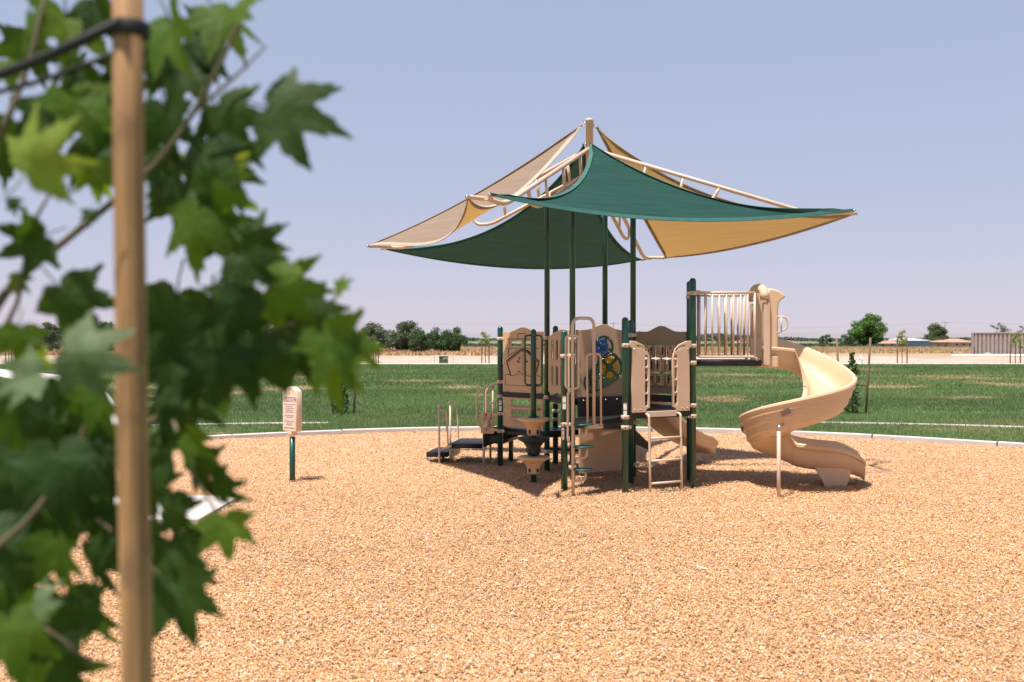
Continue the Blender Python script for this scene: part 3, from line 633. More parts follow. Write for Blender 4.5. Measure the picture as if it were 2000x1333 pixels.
# bell panel clamped to P1
ub = Vector((1, -.25, 0)).normalized(); ob = W(939.5, 847, 14.42); nb_ = Vector((ub.y, -ub.x, 0))
bp_ = panel('bell_panel', rrect(0, 0, .215, .33, .018), [], ob, ub, .02, TANP, PLAY); bp_['label'] = 'small tan panel with music notes and a bell'
nt = MB(); ofn = ob + nb_ * .0095
for pts, w in (([(.055, .215), (.065, .29)], .008), ([(.085, .235), (.095, .305)], .008), ([(.065, .29), (.095, .305)], .014), ([(.045, .212), (.058, .216)], .018), ([(.074, .231), (.088, .235)], .018),
               ([(.165, .25), (.178, .235), (.165, .222), (.15, .24), (.165, .275), (.178, .30), (.172, .315), (.165, .30), (.165, .23)], .007), ([(.092, .045), (.092, .09)], .007), ([(.078, .042), (.092, .046)], .018)): stroke(nt, pts, w, ofn, ub, nb_)
nt.build('music_notes', INK, bp_)
bell = MB().lathe([(.012, .085), (.02, .08), (.026, .05), (.036, .02), (.058, 0), (.06, -.008), (.05, -.008), (.01, .02)], ob + ub * .105 + nb_ * .075 + Vector((0, 0, .115)), 20, (.25, 0, 1)).build('bell', TANM, bp_)
MB().tube(fillet([ob + ub * .12 + nb_ * .075 + Vector((0, 0, .19)), ob + ub * .13 + nb_ * .075 + Vector((0, 0, .215)), ob + ub * .13 + nb_ * .0 + Vector((0, 0, .215))], .02, 4), .010, 8).build('bell_hanger', TANM, bp_)
for z in (.06, .295): MB().box(ob + ub * .23 + Vector((0, 0, z)) - nb_ * .0, (.09, .04, .035), ub, .006).build('bracket', TANM, bp_)

# overhead deck guard rails at the spiral slide
def guard(Y, xa, xb, zt, zb, n=9, name='guard_rail'):
    g = MB().tube(fillet([(xa, Y, zt), (xb, Y, zt)], .01, 2), .0165, 10).build(name, TANM, PLAY)
    MB().tube(fillet([(xa, Y, zt - .02), (xa + .0, Y, zb), (xb, Y, zb), (xb + .04, Y, zb - .05)], .03, 3), .0165, 10).build('lower_rail', TANM, g)
    for i in range(n + 1):
        x = xa + (xb - xa) * i / n; MB().tube([(x, Y, zb), (x, Y, zt)], .0135 if 0 < i < n else .0165, 10).build('baluster', TANM, g)
guard(12.38, 2.50, 3.26, 2.605, 1.745, 8); guard(13.22, 2.60, 3.33, 2.605, 1.745, 8)
MB().box((2.42 + .08, 12.37, 2.605), (.06, .05, .06), (1, 0, 0), .006).build('bracket', TANM, PLAY)

# spiral slide
SC = Vector((3.84, 12.42, 0)); SR = .405
prof = [(-.285, .215), (-.262, .19), (-.24, .10), (-.19, .03), (-.10, 0), (.08, 0), (.17, .03), (.225, .09), (.262, .20), (.288, .33), (.302, .352), (.325, .362), (.350, .352), (.358, .328), (.348, .304), (.336, .296), (.336, .250), (.300, .232), (.298, .150), (.264, .132), (.252, .045), (.222, .028), (.19, -.035), (.10, -.062), (-.08, -.065), (-.17, -.04), (-.235, .02), (-.262, .09), (-.276, .16), (-.300, .172), (-.322, .19), (-.322, .215), (-.306, .228)]
keys = [(90, 1.63), (60, 1.50), (0, 1.17), (-45, 1.04), (-90, .92), (-135, .775), (-180, .61), (-225, .46), (-262, .35), (-285, .285)]
def zbed(ph):
    for (a, za), (b, zb) in zip(keys, keys[1:]):
        if b <= ph <= a: t = (a - ph) / (a - b); return za + (zb - za) * t
path = []
for t in np.linspace(0, 1, 4)[:-1]: path.append((Vector((EX + .02 + (SC.x - EX - .02) * t, SC.y + SR, 0)), Vector((0, 1, 0)), 1.66 - .03 * t, 1, 0))
for ph in np.arange(90, -285.1, -7.5):
    a = R(ph); o = Vector((math.cos(a), math.sin(a), 0)); path.append((SC + o * SR, o, zbed(ph), 1, .0))
hd = Vector((math.sin(R(-285)), -math.cos(R(-285)), 0)); p_end = path[-1][0]; o_end = path[-1][1]
for s_, z_ in ((.12, .262), (.25, .245), (.40, .238), (.55, .235), (.66, .228), (.74, .212), (.83, .18), (.88, .13)): path.append((p_end + hd * s_, o_end, z_, 1 if s_ < .55 else 1 - (s_ - .55) * .9, 1))
# ease the bed heights
zsm = [p[2] for p in path]
for _ in range(3): zsm = [zsm[0]] + [(zsm[i - 1] + 2 * zsm[i] + zsm[i + 1]) / 4 for i in range(1, len(zsm) - 1)] + [zsm[-1]]
rings = []
nP = len(path)
for i, ((p, o, z, k, _), z2) in enumerate(zip(path, zsm)):
    q = max(0, min(1, (i - (nP - 18)) / 10))     # towards the exit both walls become equally high
    rings.append([p + o * x + Vector((0, 0, z2 + (h if h < .05 else .05 + (h - .05) * k * (1 + q * (.36 if x < 0 else -.16))))) for x, h in prof])
cuts = [0, 17, 34, 52, len(rings) - 1]; slide = None
for a, b in zip(cuts, cuts[1:]):
    rr = [list(r) for r in rings[a:b + 1]]
    if a: rr[0] = [lerp(p, q, .06) for p, q in zip(rr[0], rr[1])]
    mb = MB().loft(rr, True, True)
    if slide is None: slide = mb.build('spiral_slide', SLIDE, PLAY); slide['label'] = 'sand coloured moulded spiral slide'
    else: mb.build('chute_section', SLIDE, slide)
for i in (17, 34, 52):
    cen = sum(rings[i], Vector()) / len(prof); t = (path[i + 1][0] - path[i - 1][0]).normalized() * .011
    rg = []
    for k, e in ((-1, 1.0), (-.9, 1.022), (.9, 1.022), (1, 1.0)):
        rg.append([cen + (p - cen) * e + t * k for p in rings[i]])
    MB().loft(rg, False, False).build('joint_rib', SLIDE, slide)
for o in [slide] + [c for c in slide.children if c.name.startswith('chute')] : o.data.set_sharp_from_angle(angle=R(30))
# pocket plates beside the joints, recess shade put into their dark colour
for ph, hh in ((-118, .10), (-210, .05)):
    a = R(ph); o = Vector((math.cos(a), math.sin(a), 0)); t = Vector((o.y, -o.x, 0)); c = SC + o * (SR + .335) + Vector((0, 0, zbed(ph) + .225)); tv = (t + Vector((0, 0, -.42))).normalized()
    mat('slide_pocket_shade', (.15, .095, .055), .6, .05)
    panel('pocket', [(-.07, -.035), (.05, -.045), (.07, .03), (-.05, .04)], [], c + o * .0, -tv if -tv.x * o.y + tv.y * o.x > 0 else tv, .012, _m['slide_pocket_shade'], slide, .004)
# exit foot, support leg, hood, grab handle
fe = p_end + hd * .50
ft = [(-.27, .235), (.24, .235), (.20, .16), (.13, -.1), (-.10, -.1), (-.17, .06)]
rf = []
for k, dz in ((-.215, 0), (-.20, .0), (.20, 0), (.215, 0)):
    sc = .93 if abs(k) > .21 else 1; rf.append([fe + hd * (x * sc) + o_end * k + Vector((0, 0, z)) for x, z in ft])
MB().loft(rf, True).build('slide_foot', SLIDE, slide)
pl = G(1521, 970); pt = W(1521, 838, pl.y)
sup = MB().tube([(pl.x, pl.y, -.2), pt - Vector((0, 0, .03))], .0245, 12).build('slide_leg', TANM, slide)
MB().tube(fillet([pt - Vector((0, 0, .06)), pt + Vector((.0, 0, .03)), pt + Vector((.08, .10, .05))], .04, 5), .022, 10).build('leg_bracket', CHROME, sup)
Yw = 12.55
def Wp(l, Y): return [(W(x, y, Y).x, W(x, y, Y).z) for x, y in l]
wing = [(1498, 688), (1519, 685), (1519, 604), (1521, 592), (1525, 586), (1531, 583.5), (1533, 580), (1531, 576), (1522, 569), (1511, 565), (1500, 564), (1497, 580)]
for Y in (Yw, 13.19):
    hw = panel('hood_wing', Wp(wing, Yw), [], Vector((0, Y, 0)), (1, 0, 0), .07, SLIDE, slide, .022)
    MB().box((EX + .085, Y - .02, 2.05), (.085, .12, .86), (1, 0, 0), .015).build('hood_post', TANB, hw)
    MB().box((EX + .155, Y, 1.675), (.20, .06, .17), (1, 0, 0), .02).build('hood_base', SLIDE, hw)
hb = MB()
arc = [Vector((EX + .06, Yw + .32 - .36 * math.cos(R(a)), 2.52 + .17 * math.sin(R(a)) ** .6)) for a in range(0, 181, 12)]
hb.tube(arc, .062, 12).build('hood_arch', SLIDE, slide)
hx = W(1519, 620, Yw)
gh = MB().tube(fillet([W(1517, 619, Yw - .03), W(1533, 619, Yw - .05), W(1538, 627, Yw - .05), W(1537, 642, Yw - .05), W(1517, 652, Yw - .03)], .05, 6), .0125, 10).build('grab_handle', TANM, slide)
MB().tube([W(1526, 620, Yw - .05), W(1526, 647, Yw - .05)], .010, 8).build('grab_bar', TANM, gh)

# straight slide at the back, towards the right
a_ = lerp(D, C_, .25) + Vector((.12, 0, 0)); b_ = Vector((3.12, 15.15, 0)); d_ = (b_ - a_).normalized(); o_ = Vector((-d_.y, d_.x, 0)); Ls = (b_ - a_).length
p2 = [(-.25, .16), (-.215, .03), (-.17, 0), (.17, 0), (.215, .03), (.25, .16), (.275, .175), (.30, .16), (.30, .12), (.27, .08), (.245, -.02), (.19, -.045), (-.19, -.045), (-.245, -.02), (-.27, .08), (-.30, .12), (-.30, .16), (-.275, .175)]
rg = []
for t in np.linspace(0, 1, 22):
    z = 1.12 - .02 * t if t < .05 else .24 + .88 * (1 - ((t - .05) / .95)) ** 1.65
    if t > .93: z -= (t - .93) * 1.3
    rg.append([a_ + d_ * Ls * t + o_ * x + Vector((0, 0, z + h)) for x, h in p2])
wsl = MB().loft(rg, True, True).build('straight_slide', SLIDE, PLAY); wsl['label'] = 'short tan straight slide behind the ladder'
MB().tube([b_ - d_ * .35 + Vector((0, 0, -.2)), b_ - d_ * .35 + Vector((0, 0, .22))], .03, 10).build('slide_leg', TANM, wsl)
panel('side_stringer', [(0, .52), (0, .85), (.62, .38), (.62, .30)], [], a_ + Vector((-.2, -.15, 0)), (.75, .6, 0), .02, BLACK, PLAY)
MB().tube([Vector((.5, 14.4, .27)), Vector((1.3, 14.0, .27))], .02, 8).build('brace', BLACK, PLAY)

# ------------------------------------------------ shade canopy
MX = (A + B + C_ + D) / 4; MX.z = 0
def tipc(px, py, u): return W(px, py, FPX * u / (HOR - py))
tips = dict(near=(tipc(914, 385, 1.65), tipc(956, 381, 1.65)), right=(tipc(1668, 412, 1.78), tipc(1672, 418, 1.90)), left=(tipc(745, 486, 1.52), tipc(719, 481, 1.42)), back=(tipc(1300, 504, 1.40), tipc(1254, 508, 1.47)))
ZT = W(1147, 231, MX.y).z
mast = MB().lathe([(.055, 4.42), (.055, ZT - .06), (.06, ZT - .06), (.06, ZT - .03), (.05, ZT - .01), (.02, ZT)], MX, 18).build('mast', TANM, PLAY)
ZA = W(1147, 292, MX.y).z
armpost = dict(near=B, right=D, left=A, back=C_)
for k, (ta, tb) in tips.items():
    tm = (ta + tb) / 2; d = (tm - MX); d.z = 0; Lr = d.length; d.normalize(); sd_ = Vector((-d.y, d.x, 0))
    def at(r, z): return MX + d * r + Vector((0, 0, z))
    zt = tm.z - .0; r_kn = Lr - .62; zk = zt - .03
    def ztop(r): return ZA + (zk - ZA) * r / r_kn
    arm = MB().tube(fillet([at(.03, ZA), at(r_kn, zk), at(Lr - .18, zt)], .22, 6), .031, 12).build('canopy_arm', TANM, PLAY)
    pr = armpost[k]; rp = (Vector((pr.x, pr.y, 0)) - MX).dot(d)
    zl = lambda r: ztop(r) - .33
    MB().tube(fillet([at(.03, zl(.05)), at(rp + .95, zl(rp + .95)), at(rp + 1.2, zl(rp + 1.2) + .12), at(rp + 1.28, ztop(rp + 1.28))], .16, 6), .027, 12).build('lower_chord', TANM, arm)
    for r in (.30, rp + .15, rp + .7): MB().tube([at(r, zl(r)), at(r + .05, ztop(r + .05))], .024, 10).build('strut', TANM, arm)
    MB().tube([Vector((pr.x, pr.y, 4.0)), at(rp, zl(rp))], .043, 12).build('post_sleeve', TANM, arm)
    jn = at(Lr - .2, zt); 
    fk = fillet([ta - (ta - jn) * .08, lerp(jn, ta, .75) - d * .04, jn - d * .10, lerp(jn, tb, .75) - d * .04, tb - (tb - jn) * .08], .10, 6)
    MB().tube(fk, .028, 10).build('fork', TANM, arm)
    for q in (ta, tb):
        e_ = MB(); e_.lathe([(.016, -.05), (.022, -.03), (.022, .02), (.012, .035)], q, 10, (q - jn)); e_.build('shackle', CHROME, arm)

def sail(name, m, hm, cm, c1, c2, pull, sag, label, skew=0.0, n=26):
    C = [Vector(cm), Vector(c1), Vector(c2)]; cen = sum(C, Vector()) / 3
    def pt(b):
        p = C[0] * b[0] + C[1] * b[1] + C[2] * b[2]
        for i, j, k in ((1, 2, 0), (0, 1, 2), (0, 2, 1)):
            e = C[j] - C[i]; inw = C[k] - C[i]; inw -= e * (inw.dot(e) / e.length_squared); inw = inw.normalized(); inw.z *= (0 if k == 0 else 1)
            w_ = 4 * b[i] * b[j] * (1 - b[k]) ** .5 * (1 + skew * (b[1] - b[2]) if k == 0 else 1)
            p = p + inw * (w_ * pull[k] * e.length) + Vector((0, 0, -w_ * sag[k]))
        fold = .012 * math.sin(b[1] / (b[1] + b[2] + 1e-4) * 23 + 1.3) * b[0] ** 1.5
        return p + Vector((0, 0, fold))
    V = []; ix = {}
    for i in range(n + 1):
        for j in range(n + 1 - i): ix[i, j] = len(V); V.append(pt((1 - (i + j) / n, i / n, j / n)))
    F = []
    for i in range(n):
        for j in range(n - i):
            F.append((ix[i, j], ix[i + 1, j], ix[i, j + 1]))
            if i + j < n - 1: F.append((ix[i + 1, j], ix[i + 1, j + 1], ix[i, j + 1]))
    o = MB().add(V, F, True).build(name, m, PLAY); o['label'] = label
    edges = [[V[ix[i, 0]] for i in range(n + 1)], [V[ix[0, j]] for j in range(n + 1)], [V[ix[n - j, j]] for j in range(n + 1)]]
    for e in edges:
        # a folded hem: flat band along the edge
        rg = []
        for i, p in enumerate(e):
            t = (e[min(i + 1, n)] - e[max(i - 1, 0)]).normalized(); inw = (cen - p); inw -= t * inw.dot(t); inw.normalize(); nn = t.cross(inw).normalized()
            wd = .055 if 1 < i < n - 1 else .03
            rg.append([p - inw * .004 + nn * .005, p + inw * wd + nn * .004, p + inw * wd - nn * .004, p - inw * .004 - nn * .005])
        MB().loft(rg, True, False).build('hem', hm, o)
    return o
def mastpt(px, py): return W(px, py, MX.y)
sail('shade_sail', SAILG, HEMG, W(1153, 281, MX.y - .12), tips['near'][1], tips['right'][0], (.055, .125, .085), (.19, .20, .24), 'dark green shade sail facing the camera on the right')
sail('shade_sail', SAILG, HEMG, W(1141, 283, MX.y + .1), tips['left'][0], tips['back'][1], (.05, .045, .11), (.27, .22, .29), 'dark green shade sail at the back left seen from below')
sail('shade_sail', SAILT, HEMT, W(1138, 245, MX.y - .03), tips['near'][0], tips['left'][1], (.05, .045, .09), (.27, .13, .40), 'tan shade sail at the front left', .75)
sail('shade_sail', SAILT, HEMT, W(1164, 250, MX.y + .06), tips['right'][1], tips['back'][0], (.05, .025, .08), (.15, .20, .20), 'tan shade sail at the back right seen from below')
for (px, py), q in (((1144, 236), (1137, 246)), ((1151, 236), (1165, 251)), ((1149, 275), (1153, 282)), ((1144, 279), (1141, 285))):
    a1_, b1_ = mastpt(px, py), mastpt(*q)
    ch = MB()
    for i in range(5):
        t0, t1 = i / 5, (i + 1) / 5; p, q2 = lerp(a1_, b1_, t0), lerp(a1_, b1_, t1); c = (p + q2) / 2; ax = (q2 - p).normalized(); sd2 = ax.cross(Vector((0, 1, 0)) if i % 2 else Vector((.7, .7, 0))).normalized(); l = (q2 - p).length * .62
        ch.tube([c + ax * l * math.cos(x) + sd2 * .013 * math.sin(x) for x in np.linspace(0, 6.283, 11)[:-1]], .005, 6, closed=True)
    ch.build('chain', CHROME, mast)

# ------------------------------------------------ pod climber, welcome sign
pp = G(1042, 941)
POD = thing('pod_climber', 'green pole with three stacked tan and black mushroom pods and a loop handle', 'climber', (pp.x, pp.y, 0))
rp_ = .04
MB().lathe([(rp_, -.2), (rp_, 2.08)] + [(rp_ * math.cos(R(a)), 2.08 + rp_ * math.sin(R(a))) for a in (25, 50, 75, 88)], pp, 18).build('pole', GREEN, POD)
zz_ = lambda y: CAMH + (HOR - y) * pp.y / FPX
for sx in (-1, 1):
    lo_ = MB().tube(fillet([Vector((pp.x + sx * .02, pp.y, zz_(655))), Vector((pp.x + sx * .118, pp.y, zz_(656))), Vector((pp.x + sx * .118, pp.y, zz_(752))), Vector((pp.x + sx * .02, pp.y, zz_(753)))], .09, 7), .0145, 10).build('handle_loop', GREEN, POD)
MB().lathe([(.05, 0), (.075, .0), (.075, .012), (.045, .018)], pp + Vector((0, 0, zz_(815))), 20).build('collar', GREEN, POD)
PODT = mat('pod_tan_plastic', (.70, .45, .245), .5, .06, 4, .05, 150); PODB = mat('pod_black_plastic', (.012, .028, .024), .5, .2, 6, .05, 150)
for ytop, m_ in ((816, PODT), (854, PODB), (891, PODT)):
    zt = zz_(ytop); h = .268
    pr = [(.03, 0), (.12, .003), (.205, -.003), (.222, -.015), (.224, -.027), (.212, -.04), (.175, -.056), (.135, -.085), (.108, -.125), (.094, -.165), (.089, -.205), (.092, -.213), (.089, -.225), (.082, -h + .02), (.045, -h + .015)]
    pd = MB().lathe(pr, pp + Vector((0, 0, zt)), 36).build('pod', m_, POD)
    for k in range(5):
        a = R(72 * k + 234); q = pp + Vector((math.cos(a) * .094, math.sin(a) * .094, zt - .19)); MB().box(q, (.022, .03, .055), (math.cos(a), math.sin(a), 0), .004).build('bolt_pocket', BLACK, pd)

sg = G(571, 940)
SIGN = thing('welcome_sign', 'thick tan plastic welcome sign with small lettering on a green post', 'sign', (sg.x, sg.y, 0))
MB().lathe([(.04, -.2), (.04, .62)], sg, 16).build('post', GREEN, SIGN)
ns = Vector((-.60, -.80, 0)).normalized(); us = Vector((-ns.y, ns.x, 0)); 
if us.x < 0: us = -us
zg = lambda y: CAMH + (HOR - y) * sg.y / FPX
zb, zt = zg(843), zg(763); hwd = .150
out = [(-.05, zb - .05), (.05, zb - .05), (.058, zb - .0), (hwd - .02, zb + .0), (hwd, zb + .02), (hwd, zt - .012), (hwd - .012, zt)] + [(hwd * .82 * (1 - i / 10 * 2), zt + .052 * math.sin(math.pi * i / 10) ** .8 + .004) for i in range(1, 10)] + [(-hwd + .012, zt), (-hwd, zt - .012), (-hwd, zb + .02), (-hwd + .02, zb), (-.058, zb)]
SIGNM = mat('sign_tan_plastic', (.84, .615, .46), .45, .05, 4, .04, 150)
sgp = panel('sign_panel', out, [], sg, us, .105, SIGNM, SIGN, .014)
rec = mat('sign_face_plastic', (.86, .65, .51), .5, .04)
fo = sg + ns * .053
for za, zb_ in ((zg(784), zg(776)), (zg(833), zg(790))):
    panel('text_plate', rrect(-.115, za, .115, zb_, .004), [], fo, us, .004, rec, sgp, .001)
for z in (zg(774.5), zg(788.5), zg(834)): MB().box(fo + Vector((0, 0, z)), (.24, .012, .010), us, .003).build('raised_rib', SIGNM, sgp)
word('WELCOME', .062, BLUEINK, sgp, fo + ns * .0035 + Vector((0, 0, zg(780))), us)
# the small print cannot be read: rows of short strokes stand where its lines are
for y, wl in ((793.5, .15), (797.3, .18), (801, .14), (804.6, .17), (811.5, .19), (815, .12), (822.5, .19), (826, .10), (829.5, .13)):
    mb = MB(); x = -wl / 2
    while x < wl / 2:
        l = random.uniform(.006, .016); mb.box(fo + us * (x + l / 2) + ns * .0032 + Vector((0, 0, zg(y) + random.uniform(-.001, .001))), (l, .0018, random.uniform(.008, .013)), us); x += l + random.uniform(.002, .006)
    mb.build('small_print', BLUEINK, sgp)
MB().lathe([(.007, 0), (.007, .004)], fo + Vector((0, 0, zg(769))), 8, ns).build('bolt', INK, sgp)
panel('emblem', rrect(-.02, zg(766), .02, zg(758.5), .004), [rrect(-.014, zg(762), .014, zg(759.5), .002), rrect(-.014, zg(765.4), .014, zg(762.8), .002)], fo, us, .004, rec, sgp, .001)

# ------------------------------------------------ vegetation helpers
def leaf_cloud(name, m, centers, radii, n_each, size, cols, parent, flat=.75, shell=.55):
    Vs = []; Cs = []
    for c, r in zip(centers, radii):
        n = int(n_each * max(.3, 1)); d = rng.normal(size=(n, 3)); d /= np.linalg.norm(d, axis=1)[:, None]; rr = r * (shell + (1.05 - shell) * rng.random(n)) ; p = np.array(c) + d * rr[:, None] * np.array([1, 1, flat])
        u = rng.normal(size=(n, 3)); u /= np.linalg.norm(u, axis=1)[:, None]; w = np.cross(u, d + rng.normal(0, .5, (n, 3))); w /= np.linalg.norm(w, axis=1)[:, None] + 1e-9
        s = size * rng.uniform(.6, 1.3, n)[:, None]
        Vs.append(np.stack([p - u * s, p + w * s * .55, p + u * s, p - w * s * .55], 1).reshape(-1, 3))
        col = np.array(cols)[rng.choice(len(cols), n)] * rng.uniform(.75, 1.25, n)[:, None] * random.uniform(.82, 1.18); Cs.append(np.repeat(col, 4, 0))
    V = np.concatenate(Vs); return np_mesh(name, V, np.arange(len(V)).reshape(-1, 4), m, np.concatenate(Cs), False, parent)
FOL = mat('tree_foliage', (1, 1, 1), .65, .05, 5, spec=.25, trans=(1.2, 1.3, .7), tw=.3, attr='tone')
def broad_tree(name, px, ybase, ytop, wpx, Y, label, cols, blobs=34, n_each=130, trunkvis=.12, leaf=None, group=None, sparse=1.0, flat=.75):
    s = FPX / Y; g = W(px, ybase, Y); h = (ybase - ytop) / s; w = wpx * 1.25 / s / 2; z0 = -.04; top = W(px, ytop, Y).z; h = top - z0
    T = thing(name, label, 'tree', (g.x, Y, z0), group); mb = MB()
    mb.tube([(g.x, Y, z0), (g.x + .05 * w, Y, z0 + h * .25), (g.x, Y, z0 + h * .6)], [.045 * h, .035 * h, .012 * h], 8)
    cen = []; rad = []
    for i in range(blobs):
        while True:
            q = Vector((random.uniform(-1, 1), random.uniform(-1, 1), random.uniform(-1, 1)))
            if q.length < 1: break
        k = .92 + .08 * math.sin(i * 2.3); tv = trunkvis - .10; zc = max(z0 + h * (tv + (1 - tv) * (.5 + .5 * q.z * .82)), z0 + .12 * h)
        c = Vector((g.x + q.x * w * .8 * k * (1 - .25 * max(q.z, 0)), Y + q.y * w * .8, zc)); r = random.uniform(.20, .36) * min(w, h * .6) * sparse
        cen.append(c); rad.append(r)
        if i % 3 == 0: mb.tube([(g.x, Y, z0 + h * random.uniform(.2, .45)), lerp(Vector((g.x, Y, z0 + h * .5)), c, .5), c], [.014 * h, .009 * h, .004 * h], 5)
    mb.build('trunk', BARK, T); leaf_cloud('crown', FOL, cen, rad, n_each, leaf or (.02 * h + .05), cols, T, flat, .35)
    return T
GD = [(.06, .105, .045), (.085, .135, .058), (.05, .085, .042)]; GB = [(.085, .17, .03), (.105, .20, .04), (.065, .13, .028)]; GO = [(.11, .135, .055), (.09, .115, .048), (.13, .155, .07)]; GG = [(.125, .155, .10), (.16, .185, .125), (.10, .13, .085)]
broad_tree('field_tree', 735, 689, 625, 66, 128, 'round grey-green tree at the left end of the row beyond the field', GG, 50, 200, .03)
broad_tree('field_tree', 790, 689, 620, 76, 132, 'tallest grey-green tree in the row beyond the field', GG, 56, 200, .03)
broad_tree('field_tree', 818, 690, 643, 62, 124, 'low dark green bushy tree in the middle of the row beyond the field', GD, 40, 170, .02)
broad_tree('field_tree', 862, 689, 638, 56, 130, 'dark green tree second from the right end of the row beyond the field', GD, 40, 170, .03)
broad_tree('field_tree', 889, 690, 638, 58, 126, 'dense dark green tree at the right end of the row beyond the field', GD, 42, 170, .03)
broad_tree('field_tree', 1697, 677, 608, 64, 215, 'tall bright green tree right of the spiral slide', GB, 60, 190, .04)
broad_tree('field_tree', 1656, 677, 648, 32, 222, 'small dark green tree just left of the tall bright green tree', GD, 26, 130, .05)
broad_tree('field_tree', 1614, 677, 652, 32, 225, 'small dark tree standing alone above the spiral slide', GD, 22, 110, .05)
broad_tree('field_tree', 1831, 674, 628, 44, 232, 'rounded olive green tree to the right of the pale barn', GO, 36, 170, .12)
broad_tree('field_tree', 1832, 676, 650, 34, 226, 'low rounded olive bush under the olive tree', GO, 20, 150, .0)
broad_tree('field_tree', 1955, 690, 626, 42, 190, 'thin sparse tree showing above the shipping container', GG, 16, 40, .35, None, None, .7)
broad_tree('field_tree', 2001, 690, 632, 30, 188, 'thin sparse tree at the right edge behind the shipping container', GG, 12, 40, .35, None, None, .7)
broad_tree('field_tree', 1890, 678, 664, 18, 205, 'small pale bush beside the left end of the shipping container', GO, 10, 60, 0)
broad_tree('field_tree', 210, 690, 626, 60, 118, 'dark green tree just left of the wooden stake, far beyond the walk', GD, 40, 150, .1)
broad_tree('field_tree', 160, 690, 634, 60, 124, 'grey-green tree behind the white lamp post', GG, 36, 150, .1)
broad_tree('field_tree', 98, 690, 627, 44, 120, 'narrow grey-green tree seen between the leaves on the left', GG, 30, 140, .1)
broad_tree('field_tree', 52, 690, 634, 48, 116, 'dark green tree near the left edge of the view', GD, 34, 140, .1)
broad_tree('field_tree', 522, 689, 620, 50, 130, 'dark tree left of the pointed conifer', GD, 34, 140, .1)
broad_tree('field_tree', 636, 689, 617, 44, 134, 'upright green tree right of the pointed conifer', GO, 34, 150, .08)
broad_tree('field_tree', 1412, 678, 652, 26, 235, 'small far tree seen between the bars of the slide guard rail', GO, 16, 90, .05)
broad_tree('field_tree', 1462, 678, 654, 30, 238, 'far grey-green tree behind the right end of the guard rail', GG, 16, 90, .05)
# conifer
Y = 136; g = W(586, 689, Y); cz = W(586, 609, Y).z
CF = thing('conifer_tree', 'dark pointed conifer among the trees left of the sign', 'tree', (g.x, Y, -.04)); MB().tube([(g.x, Y, -.04), (g.x, Y, cz)], [.14, .02], 8).build('trunk', BARK, CF)
cc = []; rr = []
for i in range(60):
    t = (i / 60) ** .9; a = i * 2.4; rad = (1 - t) * 1.35 + .06; cc.append(Vector((g.x + math.cos(a) * rad * .7, Y + math.sin(a) * rad * .7, .7 + t * (cz - .8)))); rr.append(rad * .42 + .08)
leaf_cloud('crown', FOL, cc, rr, 60, .12, [(.018, .04, .024), (.025, .05, .03)], CF, .5, .2)
# far hedge line and hazy low hills
def far_mass(name, Y, x0, x1, h, cols, label, n=26000, leaf=1.2):
    x = rng.uniform(x0, x1, n); k = fbm(x * .02, x * 0 + Y, 4); k2 = np.clip(k * 1.6 - .3, .12, 1); z = rng.random(n) ** .8 * h * k2; y = Y + rng.normal(0, 6, n)
    p = np.c_[x, y, z]; u = rng.normal(size=(n, 3)); u /= np.linalg.norm(u, axis=1)[:, None]; w = np.cross(u, rng.normal(size=(n, 3))); w /= np.linalg.norm(w, axis=1)[:, None]; s = leaf * rng.uniform(.6, 1.3, n)[:, None]
    V = np.stack([p - u * s, p + w * s * .7, p + u * s, p - w * s * .7], 1).reshape(-1, 3)
    c = np.array(cols)[rng.choice(len(cols), n)] * rng.uniform(.8, 1.2, n)[:, None]; o = np_mesh(name, V, np.arange(4 * n).reshape(-1, 4), FOL, np.repeat(c, 4, 0)); o['kind'] = 'stuff'; o['label'] = label
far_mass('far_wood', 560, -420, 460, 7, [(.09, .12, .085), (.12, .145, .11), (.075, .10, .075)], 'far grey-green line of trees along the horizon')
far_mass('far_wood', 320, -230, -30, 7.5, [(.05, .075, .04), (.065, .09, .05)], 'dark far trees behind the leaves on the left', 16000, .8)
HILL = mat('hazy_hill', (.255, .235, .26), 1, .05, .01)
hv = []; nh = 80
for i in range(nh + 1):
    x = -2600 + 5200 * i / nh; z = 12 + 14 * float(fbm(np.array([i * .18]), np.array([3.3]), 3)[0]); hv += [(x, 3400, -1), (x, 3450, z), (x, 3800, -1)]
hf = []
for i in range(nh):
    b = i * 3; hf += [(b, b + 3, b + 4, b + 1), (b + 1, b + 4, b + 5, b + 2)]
struct(MB().add(hv, hf, True).build('hills', HILL))

